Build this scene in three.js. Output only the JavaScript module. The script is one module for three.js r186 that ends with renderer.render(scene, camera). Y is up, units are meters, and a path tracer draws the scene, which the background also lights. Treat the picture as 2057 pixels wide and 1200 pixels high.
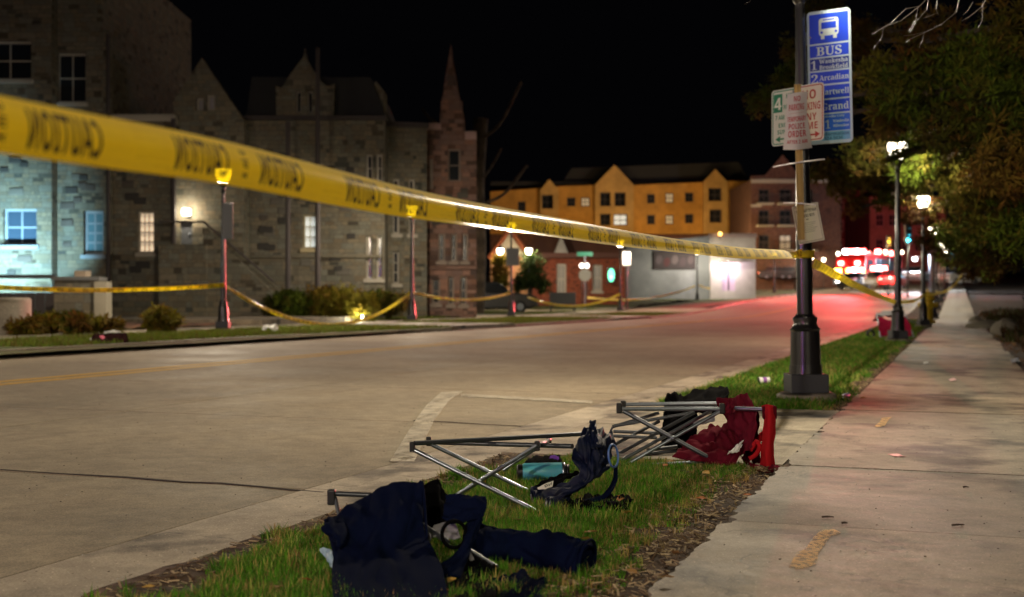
import * as THREE from 'three';
import { mergeGeometries, toCreasedNormals } from 'three/addons/utils/BufferGeometryUtils.js';
import { RoundedBoxGeometry } from 'three/addons/geometries/RoundedBoxGeometry.js';

// ---------------------------------------------------------------- camera, sky, exposure
const F = 2500, PXC = 1028.5, PYC = 600, H = 0.82, TH = 0.3442;   // focal length and centre in pixels of a 2057 x 1200 frame, eye height, yaw off the street
const CT = Math.cos(TH), ST = Math.sin(TH);
const scene = new THREE.Scene();
const camera = new THREE.PerspectiveCamera(2 * Math.atan(600 / F) * 180 / Math.PI, 1024 / 597, 0.05, 1500);
camera.position.set(0, H, 0);
camera.rotation.set(0, TH, 0);
camera.focus = 5.3;
camera.userData.fStop = 2.9;
const renderer = new THREE.WebGLRenderer();
renderer.toneMapping = THREE.LinearToneMapping;
renderer.toneMappingExposure = 1.0;
renderer.shadowMap.enabled = true;
{
  const W = 16, Hh = 8, d = new Float32Array(W * Hh * 4);
  for (let i = 0; i < W * Hh; i++) d.set([0.0009, 0.0009, 0.0012, 1], i * 4);
  const t = new THREE.DataTexture(d, W, Hh, THREE.RGBAFormat, THREE.FloatType);
  t.mapping = THREE.EquirectangularReflectionMapping; t.needsUpdate = true;
  scene.background = t; scene.environment = t;
}
// strengths of the night's lamps (candela)
const LAMP_I = 70, LAMP_C = [1.0, 0.85, 0.63], GLOW = 16;
const RED_I = 900, BLUE_I = 42;

// ---------------------------------------------------------------- helpers
let seed = 7;
const rnd = () => { seed = (seed + 0x6d2b79f5) | 0; let t = Math.imul(seed ^ (seed >>> 15), 1 | seed); t = (t + Math.imul(t ^ (t >>> 7), 61 | t)) ^ t; return ((t ^ (t >>> 14)) >>> 0) / 4294967296; };
const rr = (a, b) => a + (b - a) * rnd();
const V = (x, y, z) => new THREE.Vector3(x, y, z);
const col = (r, g, b) => new THREE.Color().setRGB(r, g, b);
const elev = (a) => { const t = a - 52; return t <= 0 ? 0 : t < 12 ? 0.022 * t * t / 24 : 0.022 * (t - 6); };   // the street climbs beyond 52 m
// a point `depth` metres in front of the eye, seen in that direction
function at(px, py, d) {
  const X = (px - PXC) / F * d;
  return V(X * CT - d * ST, H + (PYC - py) / F * d, -(X * ST + d * CT));
}
const gp = (px, py, y = 0) => at(px, py, (H - y) * F / (py - PYC));        // the point of the level y in that direction
const used = {};
function numbered(n) { const k = used[n] = (used[n] ?? -1) + 1; return k ? n + '_' + String(k).padStart(3, '0') : n; }
function tag(o, label, category, group) { if (label) o.userData.label = label; if (category) o.userData.category = category; if (group) o.userData.group = group; return o; }
function thing(name, label, category, p, turn = 0, group) {
  const o = new THREE.Group(); o.name = numbered(name); scene.add(o);
  if (p) o.position.copy(p); o.rotation.y = turn; return tag(o, label, category, group);
}
function part(name, g, m, parent) {
  const o = new THREE.Mesh(Array.isArray(g) ? merge(g) : g, m); o.name = parent === scene ? numbered(name) : name;
  o.castShadow = o.receiveShadow = true; parent.add(o); return o;
}
function structure(name, g, m) { const o = part(name, g, m, scene); o.userData.kind = 'structure'; return o; }
function structGroup(name) { const o = new THREE.Group(); o.name = numbered(name); o.userData.kind = 'structure'; scene.add(o); return o; }
function copy(o, p, label, turn) { const c = o.clone(); c.name = numbered(o.name.replace(/_\d{3}$/, '')); scene.add(c); if (p) c.position.copy(p); if (turn !== undefined) c.rotation.y = turn; if (label) c.userData.label = label; return c; }
function merge(list) {
  const l = list.map((g) => { g = g.index ? g.toNonIndexed() : g; for (const k of Object.keys(g.attributes)) if (!['position', 'normal', 'uv'].includes(k)) g.deleteAttribute(k); if (!g.attributes.uv) g.setAttribute('uv', new THREE.BufferAttribute(new Float32Array(g.attributes.position.count * 2), 2)); return g; });
  return mergeGeometries(l);
}
// uv in metres, taken from the plane each face lies in
function uvm(g, s = 1, ox = 0, oy = 0) {
  g = g.index ? g.toNonIndexed() : g;
  const p = g.attributes.position, uv = new Float32Array(p.count * 2), a = V(), b = V(), c = V(), n = V();
  for (let i = 0; i < p.count; i += 3) {
    a.fromBufferAttribute(p, i); b.fromBufferAttribute(p, i + 1); c.fromBufferAttribute(p, i + 2);
    n.copy(b).sub(a).cross(c.clone().sub(a)); const x = Math.abs(n.x), y = Math.abs(n.y), z = Math.abs(n.z);
    [a, b, c].forEach((v, k) => { const q = y >= x && y >= z ? [v.x, -v.z] : x >= z ? [v.z, v.y] : [v.x, v.y]; uv[(i + k) * 2] = q[0] * s + ox; uv[(i + k) * 2 + 1] = q[1] * s + oy; });
  }
  g.setAttribute('uv', new THREE.BufferAttribute(uv, 2)); return g;
}
const box = (x0, x1, y0, y1, z0, z1) => new THREE.BoxGeometry(x1 - x0, y1 - y0, z1 - z0).translate((x0 + x1) / 2, (y0 + y1) / 2, (z0 + z1) / 2);
const rbox = (w, h, d, r, x = 0, y = 0, z = 0) => new RoundedBoxGeometry(w, h, d, 2, r).translate(x, y, z);
function rod(p, q, r, seg = 10, r2 = r) {
  const d = q.clone().sub(p), L = d.length(), g = new THREE.CylinderGeometry(r2, r, L, seg, 1);
  g.translate(0, L / 2, 0).applyQuaternion(new THREE.Quaternion().setFromUnitVectors(V(0, 1, 0), d.normalize())).translate(p.x, p.y, p.z); return g;
}
const pipe = (pts, r, seg = 8, n = 24, closed = false) => new THREE.TubeGeometry(new THREE.CatmullRomCurve3(pts, closed), n, r, seg, closed);
const lathe = (pts, seg = 16) => new THREE.LatheGeometry(pts.map(([r, y]) => new THREE.Vector2(r, y)), seg);
function prism(pts, y0, y1) {   // a flat polygon of [x, z] raised from y0 to y1
  const s = new THREE.Shape(pts.map(([x, z]) => new THREE.Vector2(x, -z)));
  return new THREE.ExtrudeGeometry(s, { depth: y1 - y0, bevelEnabled: false }).rotateX(-Math.PI / 2).translate(0, y0, 0);
}
function wallShape(pts, holes, depth) {   // a wall in the xy plane with openings, its face at z = 0 and its back at -depth
  const s = new THREE.Shape(pts.map(([x, y]) => new THREE.Vector2(x, y)));
  for (const [x0, x1, y0, y1] of holes) s.holes.push(new THREE.Path([[x0, y0], [x1, y0], [x1, y1], [x0, y1]].map(([x, y]) => new THREE.Vector2(x, y))));
  return uvm(new THREE.ExtrudeGeometry(s, { depth, bevelEnabled: false }).translate(0, 0, -depth));
}
const hash = (x, y, s) => { let h = Math.imul(x | 0, 374761393) ^ Math.imul(y | 0, 668265263) ^ Math.imul(s | 0, 974634677); h = Math.imul(h ^ (h >>> 13), 1274126177); return ((h ^ (h >>> 16)) >>> 0) / 4294967296; };
function vnoise(x, y, per, s) {   // value noise that repeats every `per` cells
  const ix = Math.floor(x), iy = Math.floor(y), fx = x - ix, fy = y - iy, u = fx * fx * (3 - 2 * fx), v = fy * fy * (3 - 2 * fy), w = (k) => ((k % per) + per) % per;
  const a = hash(w(ix), w(iy), s), b = hash(w(ix + 1), w(iy), s), c = hash(w(ix), w(iy + 1), s), d = hash(w(ix + 1), w(iy + 1), s);
  return a + (b - a) * u + (c - a) * v + (a - b - c + d) * u * v;
}
const fbm = (u, v, base, oct, s) => { let r = 0, a = 0.5, t = 0; for (let o = 0; o < oct; o++) { r += a * vnoise(u * base, v * base, base, s + o); t += a; a *= 0.55; base *= 2; } return r / t; };
function tex(n, f, srgb = true, rep = 1) {   // f(u, v) -> [r, g, b] in 0..1 (as stored)
  const d = new Uint8Array(n * n * 4);
  for (let y = 0; y < n; y++) for (let x = 0; x < n; x++) { const c = f((x + 0.5) / n, (y + 0.5) / n, x, y), o = (y * n + x) * 4; for (let k = 0; k < 3; k++) d[o + k] = Math.max(0, Math.min(255, c[k] * 255)); d[o + 3] = 255; }
  const t = new THREE.DataTexture(d, n, n, THREE.RGBAFormat); t.wrapS = t.wrapT = THREE.RepeatWrapping; t.magFilter = THREE.LinearFilter; t.minFilter = THREE.LinearFilter; t.repeat.set(rep, rep);
  if (srgb) t.colorSpace = THREE.SRGBColorSpace; t.needsUpdate = true; return t;
}
function canvasTex(w, h, draw) {
  const c = document.createElement('canvas'); c.width = w; c.height = h; const x = c.getContext('2d'); draw(x, w, h);
  const t = new THREE.CanvasTexture(c); t.colorSpace = THREE.SRGBColorSpace; return t;
}
const std = (c, rough = 0.8, o = {}) => new THREE.MeshStandardMaterial({ color: Array.isArray(c) ? col(...c) : c, roughness: rough, ...o });
const glowing = (c, k) => new THREE.MeshStandardMaterial({ color: col(0.6, 0.6, 0.6), roughness: 0.4, emissive: col(...c), emissiveIntensity: k });
function pointLight(parent, p, c, i, r = 4) { const l = new THREE.PointLight(col(...c), i); l.position.copy(p); l.castShadow = true; l.shadow.radius = r; l.name = 'lamp'; parent.add(l); return l; }
// cloth: a smooth sheet through rows of points, wrinkled and with a thickness
const cr = (p0, p1, p2, p3, t) => V().addScaledVector(p0, -0.5 * t + t * t - 0.5 * t ** 3).addScaledVector(p1, 1 - 2.5 * t * t + 1.5 * t ** 3).addScaledVector(p2, 0.5 * t + 2 * t * t - 1.5 * t ** 3).addScaledVector(p3, -0.5 * t * t + 0.5 * t ** 3);
function cloth(rows, { nu = 28, nv = 28, t = 0.004, w = 0.008, f = 6, s = 1 } = {}) {
  const line = (l, x) => { const n = l.length - 1, i = Math.min(n - 1, Math.floor(x * n)), q = x * n - i, g = (k) => l[Math.max(0, Math.min(n, k))]; return cr(g(i - 1), g(i), g(i + 1), g(i + 2), q); };
  const P = [];
  for (let j = 0; j <= nv; j++) for (let i = 0; i <= nu; i++) P.push(line(rows.map((r) => line(r, i / nu)), j / nv));
  const at2 = (i, j) => P[Math.max(0, Math.min(nv, j)) * (nu + 1) + Math.max(0, Math.min(nu, i))];
  const N = (A) => { const out = []; for (let j = 0; j <= nv; j++) for (let i = 0; i <= nu; i++) { const g = (a, b) => A[Math.max(0, Math.min(nv, b)) * (nu + 1) + Math.max(0, Math.min(nu, a))]; out.push(g(i + 1, j).clone().sub(g(i - 1, j)).cross(g(i, j + 1).clone().sub(g(i, j - 1))).normalize()); } return out; };
  const n0 = N(P), Q = P.map((p, k) => { const i = k % (nu + 1), j = Math.floor(k / (nu + 1)); const a = i / nu, b = j / nv; const wr = (vnoise(a * f + 3 * b, b * f, 64, s) - 0.5) + 0.6 * (vnoise((a - b) * f * 2.3 + 9, (a + b) * f * 1.4 + 5, 64, s + 1) - 0.5) + 0.35 * (1 - 2 * Math.abs(vnoise(a * f * 2 + b * 4, b * f * 0.8, 64, s + 2) - 0.5)); return p.clone().addScaledVector(n0[k], wr * w); });
  const n1 = N(Q), pos = [], uv = [], idx = [], M = Q.length;
  for (const sg of [1, -1]) Q.forEach((q, k) => { const e = q.clone().addScaledVector(n1[k], sg * t / 2); pos.push(e.x, e.y, e.z); uv.push((k % (nu + 1)) / nu, Math.floor(k / (nu + 1)) / nv); });
  const id = (i, j, o) => o * M + j * (nu + 1) + i;
  for (let j = 0; j < nv; j++) for (let i = 0; i < nu; i++) { idx.push(id(i, j, 0), id(i + 1, j, 0), id(i, j + 1, 0), id(i + 1, j, 0), id(i + 1, j + 1, 0), id(i, j + 1, 0)); idx.push(id(i, j, 1), id(i, j + 1, 1), id(i + 1, j, 1), id(i + 1, j, 1), id(i, j + 1, 1), id(i + 1, j + 1, 1)); }
  const rim = []; for (let i = 0; i < nu; i++) rim.push([i, 0, i + 1, 0]); for (let j = 0; j < nv; j++) rim.push([nu, j, nu, j + 1]); for (let i = nu; i > 0; i--) rim.push([i, nv, i - 1, nv]); for (let j = nv; j > 0; j--) rim.push([0, j, 0, j - 1]);
  for (const [a, b, c, d] of rim) idx.push(id(a, b, 0), id(a, b, 1), id(c, d, 0), id(c, d, 0), id(a, b, 1), id(c, d, 1));
  const g = new THREE.BufferGeometry(); g.setAttribute('position', new THREE.Float32BufferAttribute(pos, 3)); g.setAttribute('uv', new THREE.Float32BufferAttribute(uv, 2)); g.setIndex(idx); g.computeVertexNormals(); return g;
}
const pxRows = (rows) => rows.map((r) => r.map(([x, y, d]) => at(x, y, d)));

// ---------------------------------------------------------------- materials
const concreteT = tex(1024, (u, v, x, y) => { const big = fbm(u, v, 3, 4, 11), fine = hash(x, y, 5), mid = fbm(u, v, 40, 3, 23), stain = Math.max(0, fbm(u, v, 9, 5, 37) - 0.56) * 1.5 + (Math.abs(fbm(u, v, 5, 5, 43) - 0.5) < 0.004 ? 0.1 : 0); const k = 0.60 + (big - 0.5) * 0.22 + (fine - 0.5) * 0.14 + (mid - 0.5) * 0.18 - stain + (fine > 0.9965 ? 0.3 : 0); return [k * 1.0, k * 0.95, k * 0.86]; });
const concreteR = tex(512, (u, v, x, y) => { const k = 0.62 + (fbm(u, v, 6, 4, 51) - 0.5) * 0.3 + (hash(x, y, 3) - 0.5) * 0.12; return [k, k, k]; }, false);
const concreteB = tex(512, (u, v, x, y) => { const k = 0.5 + (fbm(u, v, 64, 3, 61) - 0.5) * 0.8; return [k, k, k]; }, false);
const roadT = tex(1024, (u, v, x, y) => { const big = fbm(u, v, 3, 5, 71), streak = fbm(u * 1, v * 0.25, 8, 3, 77), fine = hash(x, y, 6), mid = fbm(u, v, 48, 3, 83); const k = 0.585 + (big - 0.5) * 0.15 + (streak - 0.5) * 0.08 + (fine - 0.5) * 0.2 + (mid - 0.5) * 0.14; return [k * 1.0, k * 0.94, k * 0.82]; });
for (const t of [concreteT, concreteR, concreteB, roadT]) t.repeat.set(0.25, 0.25);
const M = {};
M.concrete = new THREE.MeshStandardMaterial({ map: concreteT, roughnessMap: concreteR, bumpMap: concreteB, bumpScale: 0.003, roughness: 1.2, color: col(0.95, 0.93, 0.9) });
M.road = new THREE.MeshStandardMaterial({ map: roadT, roughnessMap: concreteR, bumpMap: concreteB, bumpScale: 0.003, roughness: 1.2, color: col(0.92, 0.88, 0.8) });
M.kerbLight = M.concrete.clone(); M.kerbLight.color = col(1.25, 1.2, 1.12); M.slabs = [[1, 1, 1], [0.86, 0.85, 0.84], [1.08, 1.05, 1.0], [0.94, 0.95, 0.97]].map((k) => { const m = M.concrete.clone(); m.color = col(0.74 * k[0], 0.70 * k[1], 0.65 * k[2]); return m; });
M.joint = std([0.025, 0.02, 0.016], 0.95);
M.kerbDark = new THREE.MeshStandardMaterial({ map: concreteT, roughness: 0.9, color: col(0.6, 0.52, 0.45) });
const soilT = tex(512, (u, v, x, y) => { const b = fbm(u, v, 10, 5, 91), f = hash(x, y, 9), k = 0.24 + (b - 0.5) * 0.3 + (f - 0.5) * 0.12; return [k * 1.15, k * 0.86, k * 0.6]; });
const soilB = tex(512, (u, v) => { const k = fbm(u, v, 14, 5, 93); return [k, k, k]; }, false);
M.soil = new THREE.MeshStandardMaterial({ map: soilT, bumpMap: soilB, bumpScale: 0.03, roughness: 1 });
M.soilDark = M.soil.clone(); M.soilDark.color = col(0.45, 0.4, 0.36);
M.dirtGround = new THREE.MeshStandardMaterial({ map: soilT, roughness: 1, color: col(0.6, 0.6, 0.5) });
M.lawn = new THREE.MeshStandardMaterial({ map: tex(512, (u, v, x, y) => { const b = fbm(u, v, 12, 4, 101), f = hash(x, y, 19), k = 0.3 + (b - 0.5) * 0.25 + (f - 0.5) * 0.25; return [k * 0.9, k * 1.0, k * 0.35]; }), roughness: 1 });
M.blackPaint = new THREE.MeshPhysicalMaterial({ color: col(0.012, 0.012, 0.014), roughness: 0.32, clearcoat: 0.6, clearcoatRoughness: 0.18 });
M.plinth = new THREE.MeshStandardMaterial({ color: col(0.035, 0.037, 0.045), roughness: 0.55 });
M.globe = glowing(LAMP_C, GLOW);
M.steel = new THREE.MeshStandardMaterial({ color: col(0.30, 0.34, 0.40), metalness: 0.92, roughness: 0.28 });
M.darkSteel = new THREE.MeshStandardMaterial({ color: col(0.11, 0.12, 0.135), metalness: 0.75, roughness: 0.34 });
M.blackPlastic = std([0.012, 0.012, 0.013], 0.4);
const weave = tex(256, (u, v, x, y) => { const k = 0.5 + 0.25 * Math.sin(x * Math.PI / 2) * Math.sin(y * Math.PI / 2) + (hash(x, y, 4) - 0.5) * 0.3; return [k, k, k]; }, false, 12);
const fabric = (c, sheen = 0) => new THREE.MeshPhysicalMaterial({ color: col(...c), roughness: 0.9, bumpMap: weave, bumpScale: 0.0012, specularIntensity: 0.06 });
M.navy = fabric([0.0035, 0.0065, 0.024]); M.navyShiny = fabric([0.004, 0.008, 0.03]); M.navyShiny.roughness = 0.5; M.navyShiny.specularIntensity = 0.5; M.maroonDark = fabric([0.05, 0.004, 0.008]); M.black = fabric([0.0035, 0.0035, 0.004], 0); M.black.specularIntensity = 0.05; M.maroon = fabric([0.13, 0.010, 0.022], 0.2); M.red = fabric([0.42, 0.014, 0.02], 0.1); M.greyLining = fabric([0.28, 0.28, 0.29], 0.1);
M.whitePaper = std([0.8, 0.79, 0.76], 0.7); M.glass = std([0.02, 0.024, 0.03], 0.12); M.darkRoof = std([0.02, 0.02, 0.022], 0.9);
M.bark = new THREE.MeshStandardMaterial({ map: tex(256, (u, v) => { const k = 0.24 + (fbm(u, v * 0.3, 12, 4, 131) - 0.5) * 0.3; return [k * 1.1, k * 0.95, k * 0.8]; }), roughness: 1 });
M.yellowPaint = std([0.62, 0.36, 0.03], 0.7); M.whiteLine = std([0.6, 0.57, 0.5], 0.8);
// ---------------------------------------------------------------- ground, road, kerbs, pavements
function strip(x0, x1, a0, a1, y, thick = 0.1, step = 4) {   // a band along the street that follows its climb; x0, x1 may be functions of the distance
  const X0 = typeof x0 === 'function' ? x0 : () => x0, X1 = typeof x1 === 'function' ? x1 : () => x1, n = Math.max(1, Math.ceil((a1 - a0) / step)), pos = [], idx = [];
  for (let i = 0; i <= n; i++) { const a = a0 + (a1 - a0) * i / n, e = elev(a) + y; for (const [x, h] of [[X0(a), e], [X1(a), e], [X1(a), e - thick], [X0(a), e - thick]]) pos.push(x, h, -a); }
  for (let i = 0; i < n; i++) for (let k = 0; k < 4; k++) { const p = i * 4 + k, q = i * 4 + (k + 1) % 4; idx.push(p, q, p + 4, q, q + 4, p + 4); }
  idx.push(0, 2, 1, 0, 3, 2); const e = n * 4; idx.push(e, e + 1, e + 2, e, e + 2, e + 3);
  const g = new THREE.BufferGeometry(); g.setAttribute('position', new THREE.Float32BufferAttribute(pos, 3)); g.setIndex(idx);
  const f = uvm(g); f.computeVertexNormals(); return f;
}
const ROADY = -0.02, GUT0 = -2.7, KERB_R = -2.31, WALK0 = -0.80, WALK1 = 0.72, LEFT = 0.07;
structure('ground', strip(-500, 400, -60, 900, -0.16, 0.2, 12), M.dirtGround);
const road = structGroup('road');
part('road_base', strip(-17, GUT0 + 0.4, -30, 240, ROADY - 0.025, 0.08), M.joint, road);
const leftEdge = (a) => a < 22 ? -13.1 : a < 30 ? -13.1 + (a - 22) * 0.1 : a < 60 ? -12.3 : -12.3 - Math.min(1.2, (a - 60) * 0.05);   // foot of the far kerb
for (let k = -2; k < 15; k++) {
  const a0 = 4.85 + 2.9 * k, a1 = a0 + 2.9;
  for (const [x0, x1] of [[GUT0, -5.85], [-5.85, -9.0]]) part('road_slab', strip(x1 + 0.009, x0 - 0.009, a0 + 0.009, a1 - 0.009, ROADY, 0.06, 2.9), M.road, road);
  part('road_slab', strip((a) => leftEdge(a) - 0.3, -9.006, a0 + 0.006, a1 - 0.006, ROADY, 0.06, 2.9), M.road, road);
  part('gutter_slab', strip(GUT0 + 0.01, KERB_R, a0 + 0.005, a1 - 0.005, ROADY + 0.004, 0.06, 2.9), M.kerbLight, road);
}
for (let k = 0; k < 12; k++) { const a0 = 48.35 + k * 14.5; part('road_slab', strip((a) => leftEdge(a) - 0.3, GUT0 - 0.006, a0 + 0.01, a0 + 14.49, ROADY, 0.06, 3.6), M.road, road); part('gutter_slab', strip(GUT0 + 0.006, KERB_R, a0 + 0.01, a0 + 14.49, ROADY + 0.004, 0.06, 3.6), M.concrete, road); }
part('road_slab', strip(-15, KERB_R, -30, -0.97, ROADY, 0.06, 5), M.road, road);
for (const dx of [0]) { part('centre_line', strip(-8.86, -8.72, -20, 47, ROADY + 0.004, 0.003), M.yellowPaint, road); part('centre_line', strip(-9.16, -9.02, -20, 47, ROADY + 0.004, 0.003), M.yellowPaint, road); part('centre_line', strip(-8.95, -8.8, 47.2, 150, ROADY + 0.005, 0.003), M.yellowPaint, road); }
const markT = tex(256, (u, v, x, y) => { const k = 0.74 + (fbm(u, v, 16, 4, 141) - 0.5) * 0.3 + (hash(x, y, 8) - 0.5) * 0.15; return [k, k * 0.96, k * 0.86]; }); markT.repeat.set(0.8, 0.8);
const wornT = (thr, s) => { const t = tex(256, (u, v, x, y) => { const k = fbm(u, v, 12, 4, s) + (hash(x, y, s) - 0.5) * 0.5 > thr ? 1 : 0; return [k, k, k]; }, false); t.repeat.set(1.6, 1.6); return t; };
M.mark = new THREE.MeshStandardMaterial({ map: markT, roughness: 0.8, alphaMap: wornT(0.4, 143), alphaTest: 0.5 });
const poly = (pts, y, t = 0.003) => uvm(prism(pts.map(([x, yy]) => { const p = gp(x, yy, y); return [p.x, p.z]; }), y, y + t));
part('stall_marking', poly([[783, 928], [832, 928], [872, 845], [902, 806], [930, 787], [886, 789], [856, 815], [826, 858]], ROADY + 0.003), M.mark, road);
part('stall_marking', poly([[926, 792], [926, 797], [1190, 811], [1190, 806]], ROADY + 0.003), M.mark, road);
const tar = (pts, w) => { const L = [], R = []; pts.forEach(([x, y], i) => { const p = gp(x, y, ROADY), q = w * (0.5 + rnd()); L.push([p.x, p.z - q * 0.5]); R.unshift([p.x, p.z + q * 0.5]); }); part('joint_seal', prism(L.concat(R), ROADY + 0.002, ROADY + 0.0045), M.joint, road); };
tar([[0, 945], [120, 953], [250, 960], [370, 970], [440, 972], [520, 979], [600, 987], [650, 991]], 0.02); tar([[830, 846], [900, 849], [960, 853], [1050, 858]], 0.016);
// kerbs
const kerb = structGroup('kerb');
for (let k = 0; k < 30; k++) { const a0 = 9.4 + k * 3; part('kerb_stone', strip(KERB_R - 0.02, KERB_R + 0.13, a0 + 0.005, a0 + 2.995, 0.02, 0.15, 3), M.kerbLight, kerb); }
const farKerb = structGroup('kerb');
const leftRun = (a0, a1) => { for (let a = a0; a < a1; a += 3) part('kerb_stone', strip((x) => leftEdge(x) - 0.16, leftEdge, a + 0.004, Math.min(a1, a + 3) - 0.004, LEFT, 0.2, 1.5), M.concrete, farKerb); };
leftRun(-12, 29.8); leftRun(34.6, 46.5); leftRun(52, 61); leftRun(68, 130);
// near pavement, slab by slab
const walk = structGroup('sidewalk');
part('sidewalk_bed', strip(WALK0 + 0.02, WALK1 - 0.02, -8, 60, -0.022, 0.1), M.joint, walk);
const edgeWobble = (k) => 0.006 * Math.sin(k * 2.1);
for (let k = -6; k < 34; k++) {
  const a0 = 4.6 + 1.62 * k;
  if (k >= -2 && k < 4) {   // the nearest slabs have a chipped edge towards the verge
    const E = [], n = 46; for (let i = 0; i <= n; i++) { const a = a0 + 0.006 + 1.608 * i / n, chip = Math.max(0, fbm(a * 0.11 + 7, 0.4, 64, 4, 191) - 0.5) * 0.22; E.push([WALK0 + 0.004 - 0.03 * (fbm(a * 0.5, 0.2, 64, 3, 197) - 0.5) + (i < 2 || i > n - 2 ? 0.02 : chip * 0.55 - 0.02), -a]); }
    E.push([WALK1 + 0.02, -(a0 + 1.614)], [WALK1 + 0.02, -(a0 + 0.006)]); part('slab', uvm(prism(E, -0.06, rr(-0.002, 0.002))), M.slabs[(k * 7 + 61) % 4], walk); continue;
  }
  part('slab', strip(WALK0 + edgeWobble(k), WALK1 + 0.03 * Math.sin(k * 1.7), a0 + 0.006, a0 + 1.614, rr(-0.002, 0.002), 0.08, 1.62), M.slabs[(k * 7 + 61) % 4], walk);
}
part('slab', strip(WALK0, WALK1, 59.7, 170, 0, 0.08), M.concrete, walk);
M.orangePaint = new THREE.MeshStandardMaterial({ map: tex(128, (u, v, x, y) => { const k = 0.86 + (fbm(u, v, 8, 4, 151) - 0.5) * 0.3; return [k * 1.05, k * 0.88, k * 0.62]; }), roughness: 0.9, alphaMap: wornT(0.58, 153), alphaTest: 0.5 }); M.orangePaint.alphaMap.repeat.set(6, 6);
// spray marks: patches of paint, ragged at the edge
function spray(pts, y, m, parent, name) { part(name, poly(pts, y, 0.0015), m, parent); }
spray([[1585, 1140], [1600, 1112], [1618, 1104], [1635, 1080], [1650, 1066], [1676, 1064], [1690, 1071], [1668, 1078], [1656, 1096], [1644, 1112], [1642, 1132], [1620, 1142], [1600, 1143]], 0.004, M.orangePaint, walk, 'spray_mark');
spray([[1757, 857], [1768, 848], [1772, 840], [1792, 838], [1784, 845], [1778, 855], [1768, 858]], 0.004, M.orangePaint, walk, 'spray_mark');
// the pad between kerb and pavement, with a broomed finish
const padB = tex(256, (u, v, x, y) => { const k = 0.5 + (hash(x, 0, 7) - 0.5) * 0.8 + (vnoise(u * 60, v * 2, 60, 9) - 0.5) * 0.4; return [k, k, k]; }, false, 1);
M.pad = new THREE.MeshStandardMaterial({ map: concreteT, bumpMap: padB, bumpScale: 0.004, roughness: 0.85, color: col(1, 0.96, 0.88) });
const pad = structGroup('pavement_pad'); part('joint_fill', strip(WALK0 - 0.1, WALK0 + 0.06, 6.2, 9.44, -0.012, 0.05, 2), M.soil, pad);
part('slab', strip(KERB_R + 0.005, WALK0 - 0.03 + 0.012, 6.26, 7.9, -0.003, 0.1, 2), M.pad, pad);
part('slab', strip(KERB_R + 0.005, WALK0 - 0.018, 7.91, 9.4, -0.002, 0.1, 2), M.pad, pad);
// terrace soil (uneven) and the grass on it
function soilSheet(x0, x1, a0, a1, y, amp, nx, na, m, name) {
  const g = new THREE.PlaneGeometry(1, 1, nx, na), p = g.attributes.position, uv = g.attributes.uv;
  for (let i = 0; i < p.count; i++) { const x = x0 + (p.getX(i) + 0.5) * (x1 - x0), a = a0 + (p.getY(i) + 0.5) * (a1 - a0); p.setXYZ(i, x, y + elev(a) + (fbm(x * 0.05 + 40, a * 0.05 + 40, 64, 4, 161) - 0.5) * amp, -a); uv.setXY(i, x * 0.7, a * 0.7); }
  g.computeVertexNormals(); return structure(name, g, m);
}
soilSheet(KERB_R - 0.01, WALK0 + 0.02, -8, 6.24, -0.024, 0.06, 40, 220, M.soil, 'soil');
soilSheet(KERB_R + 0.1, WALK0 + 0.02, 9.42, 90, -0.01, 0.03, 16, 240, M.soil, 'soil');
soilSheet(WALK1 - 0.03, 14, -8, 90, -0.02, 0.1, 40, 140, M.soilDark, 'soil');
// far side: grass strip, pavement, lawn, drive
soilSheet((-16.3), -12.4, -12, 30.5, LEFT - 0.02, 0.05, 10, 60, M.lawn, 'lawn');
soilSheet(-16.3, -12.35, 34.5, 47, LEFT - 0.02, 0.05, 10, 40, M.lawn, 'lawn');
soilSheet(-16.3, -12.35, 52, 62, LEFT - 0.02, 0.05, 10, 40, M.lawn, 'lawn');
soilSheet(-17.3, -13.6, 68, 130, LEFT - 0.02, 0.05, 10, 60, M.lawn, 'lawn');
const farWalk = structGroup('sidewalk');
for (let k = 0; k < 26; k++) part('slab', strip(-18.2, -16.32, -10 + k * 3 + 0.01, -7 + k * 3 - 0.01, LEFT + 0.01, 0.1, 3), M.concrete, farWalk);
soilSheet(-90, -18.22, 10, 130, LEFT, 0.3, 60, 90, M.lawn, 'lawn');
structure('driveway', strip((a) => leftEdge(a) - 0.1, (a) => leftEdge(a) + 0.02, 30, 34.5, ROADY + 0.03, 0.05, 2), M.concrete);
structure('driveway', prism([[-12.6, -30.3], [-12.3, -34.5], [-16.3, -35.2], [-16.3, -30.6]], 0.03, 0.095), M.concrete);
structure('driveway', prism([[-18.22, -30.2], [-18.22, -36.5], [-27, -37.5], [-34, -34], [-30, -29.5]], 0.05, 0.235), M.kerbDark);
structure('driveway', prism([[-12.2, -46.6], [-12.2, -51.9], [-30, -54], [-30, -47]], 0.03, 0.09), M.concrete);
structure('driveway', strip(-34, -12.4, 61.2, 67.8, 0.08, 0.1), M.road);
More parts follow.
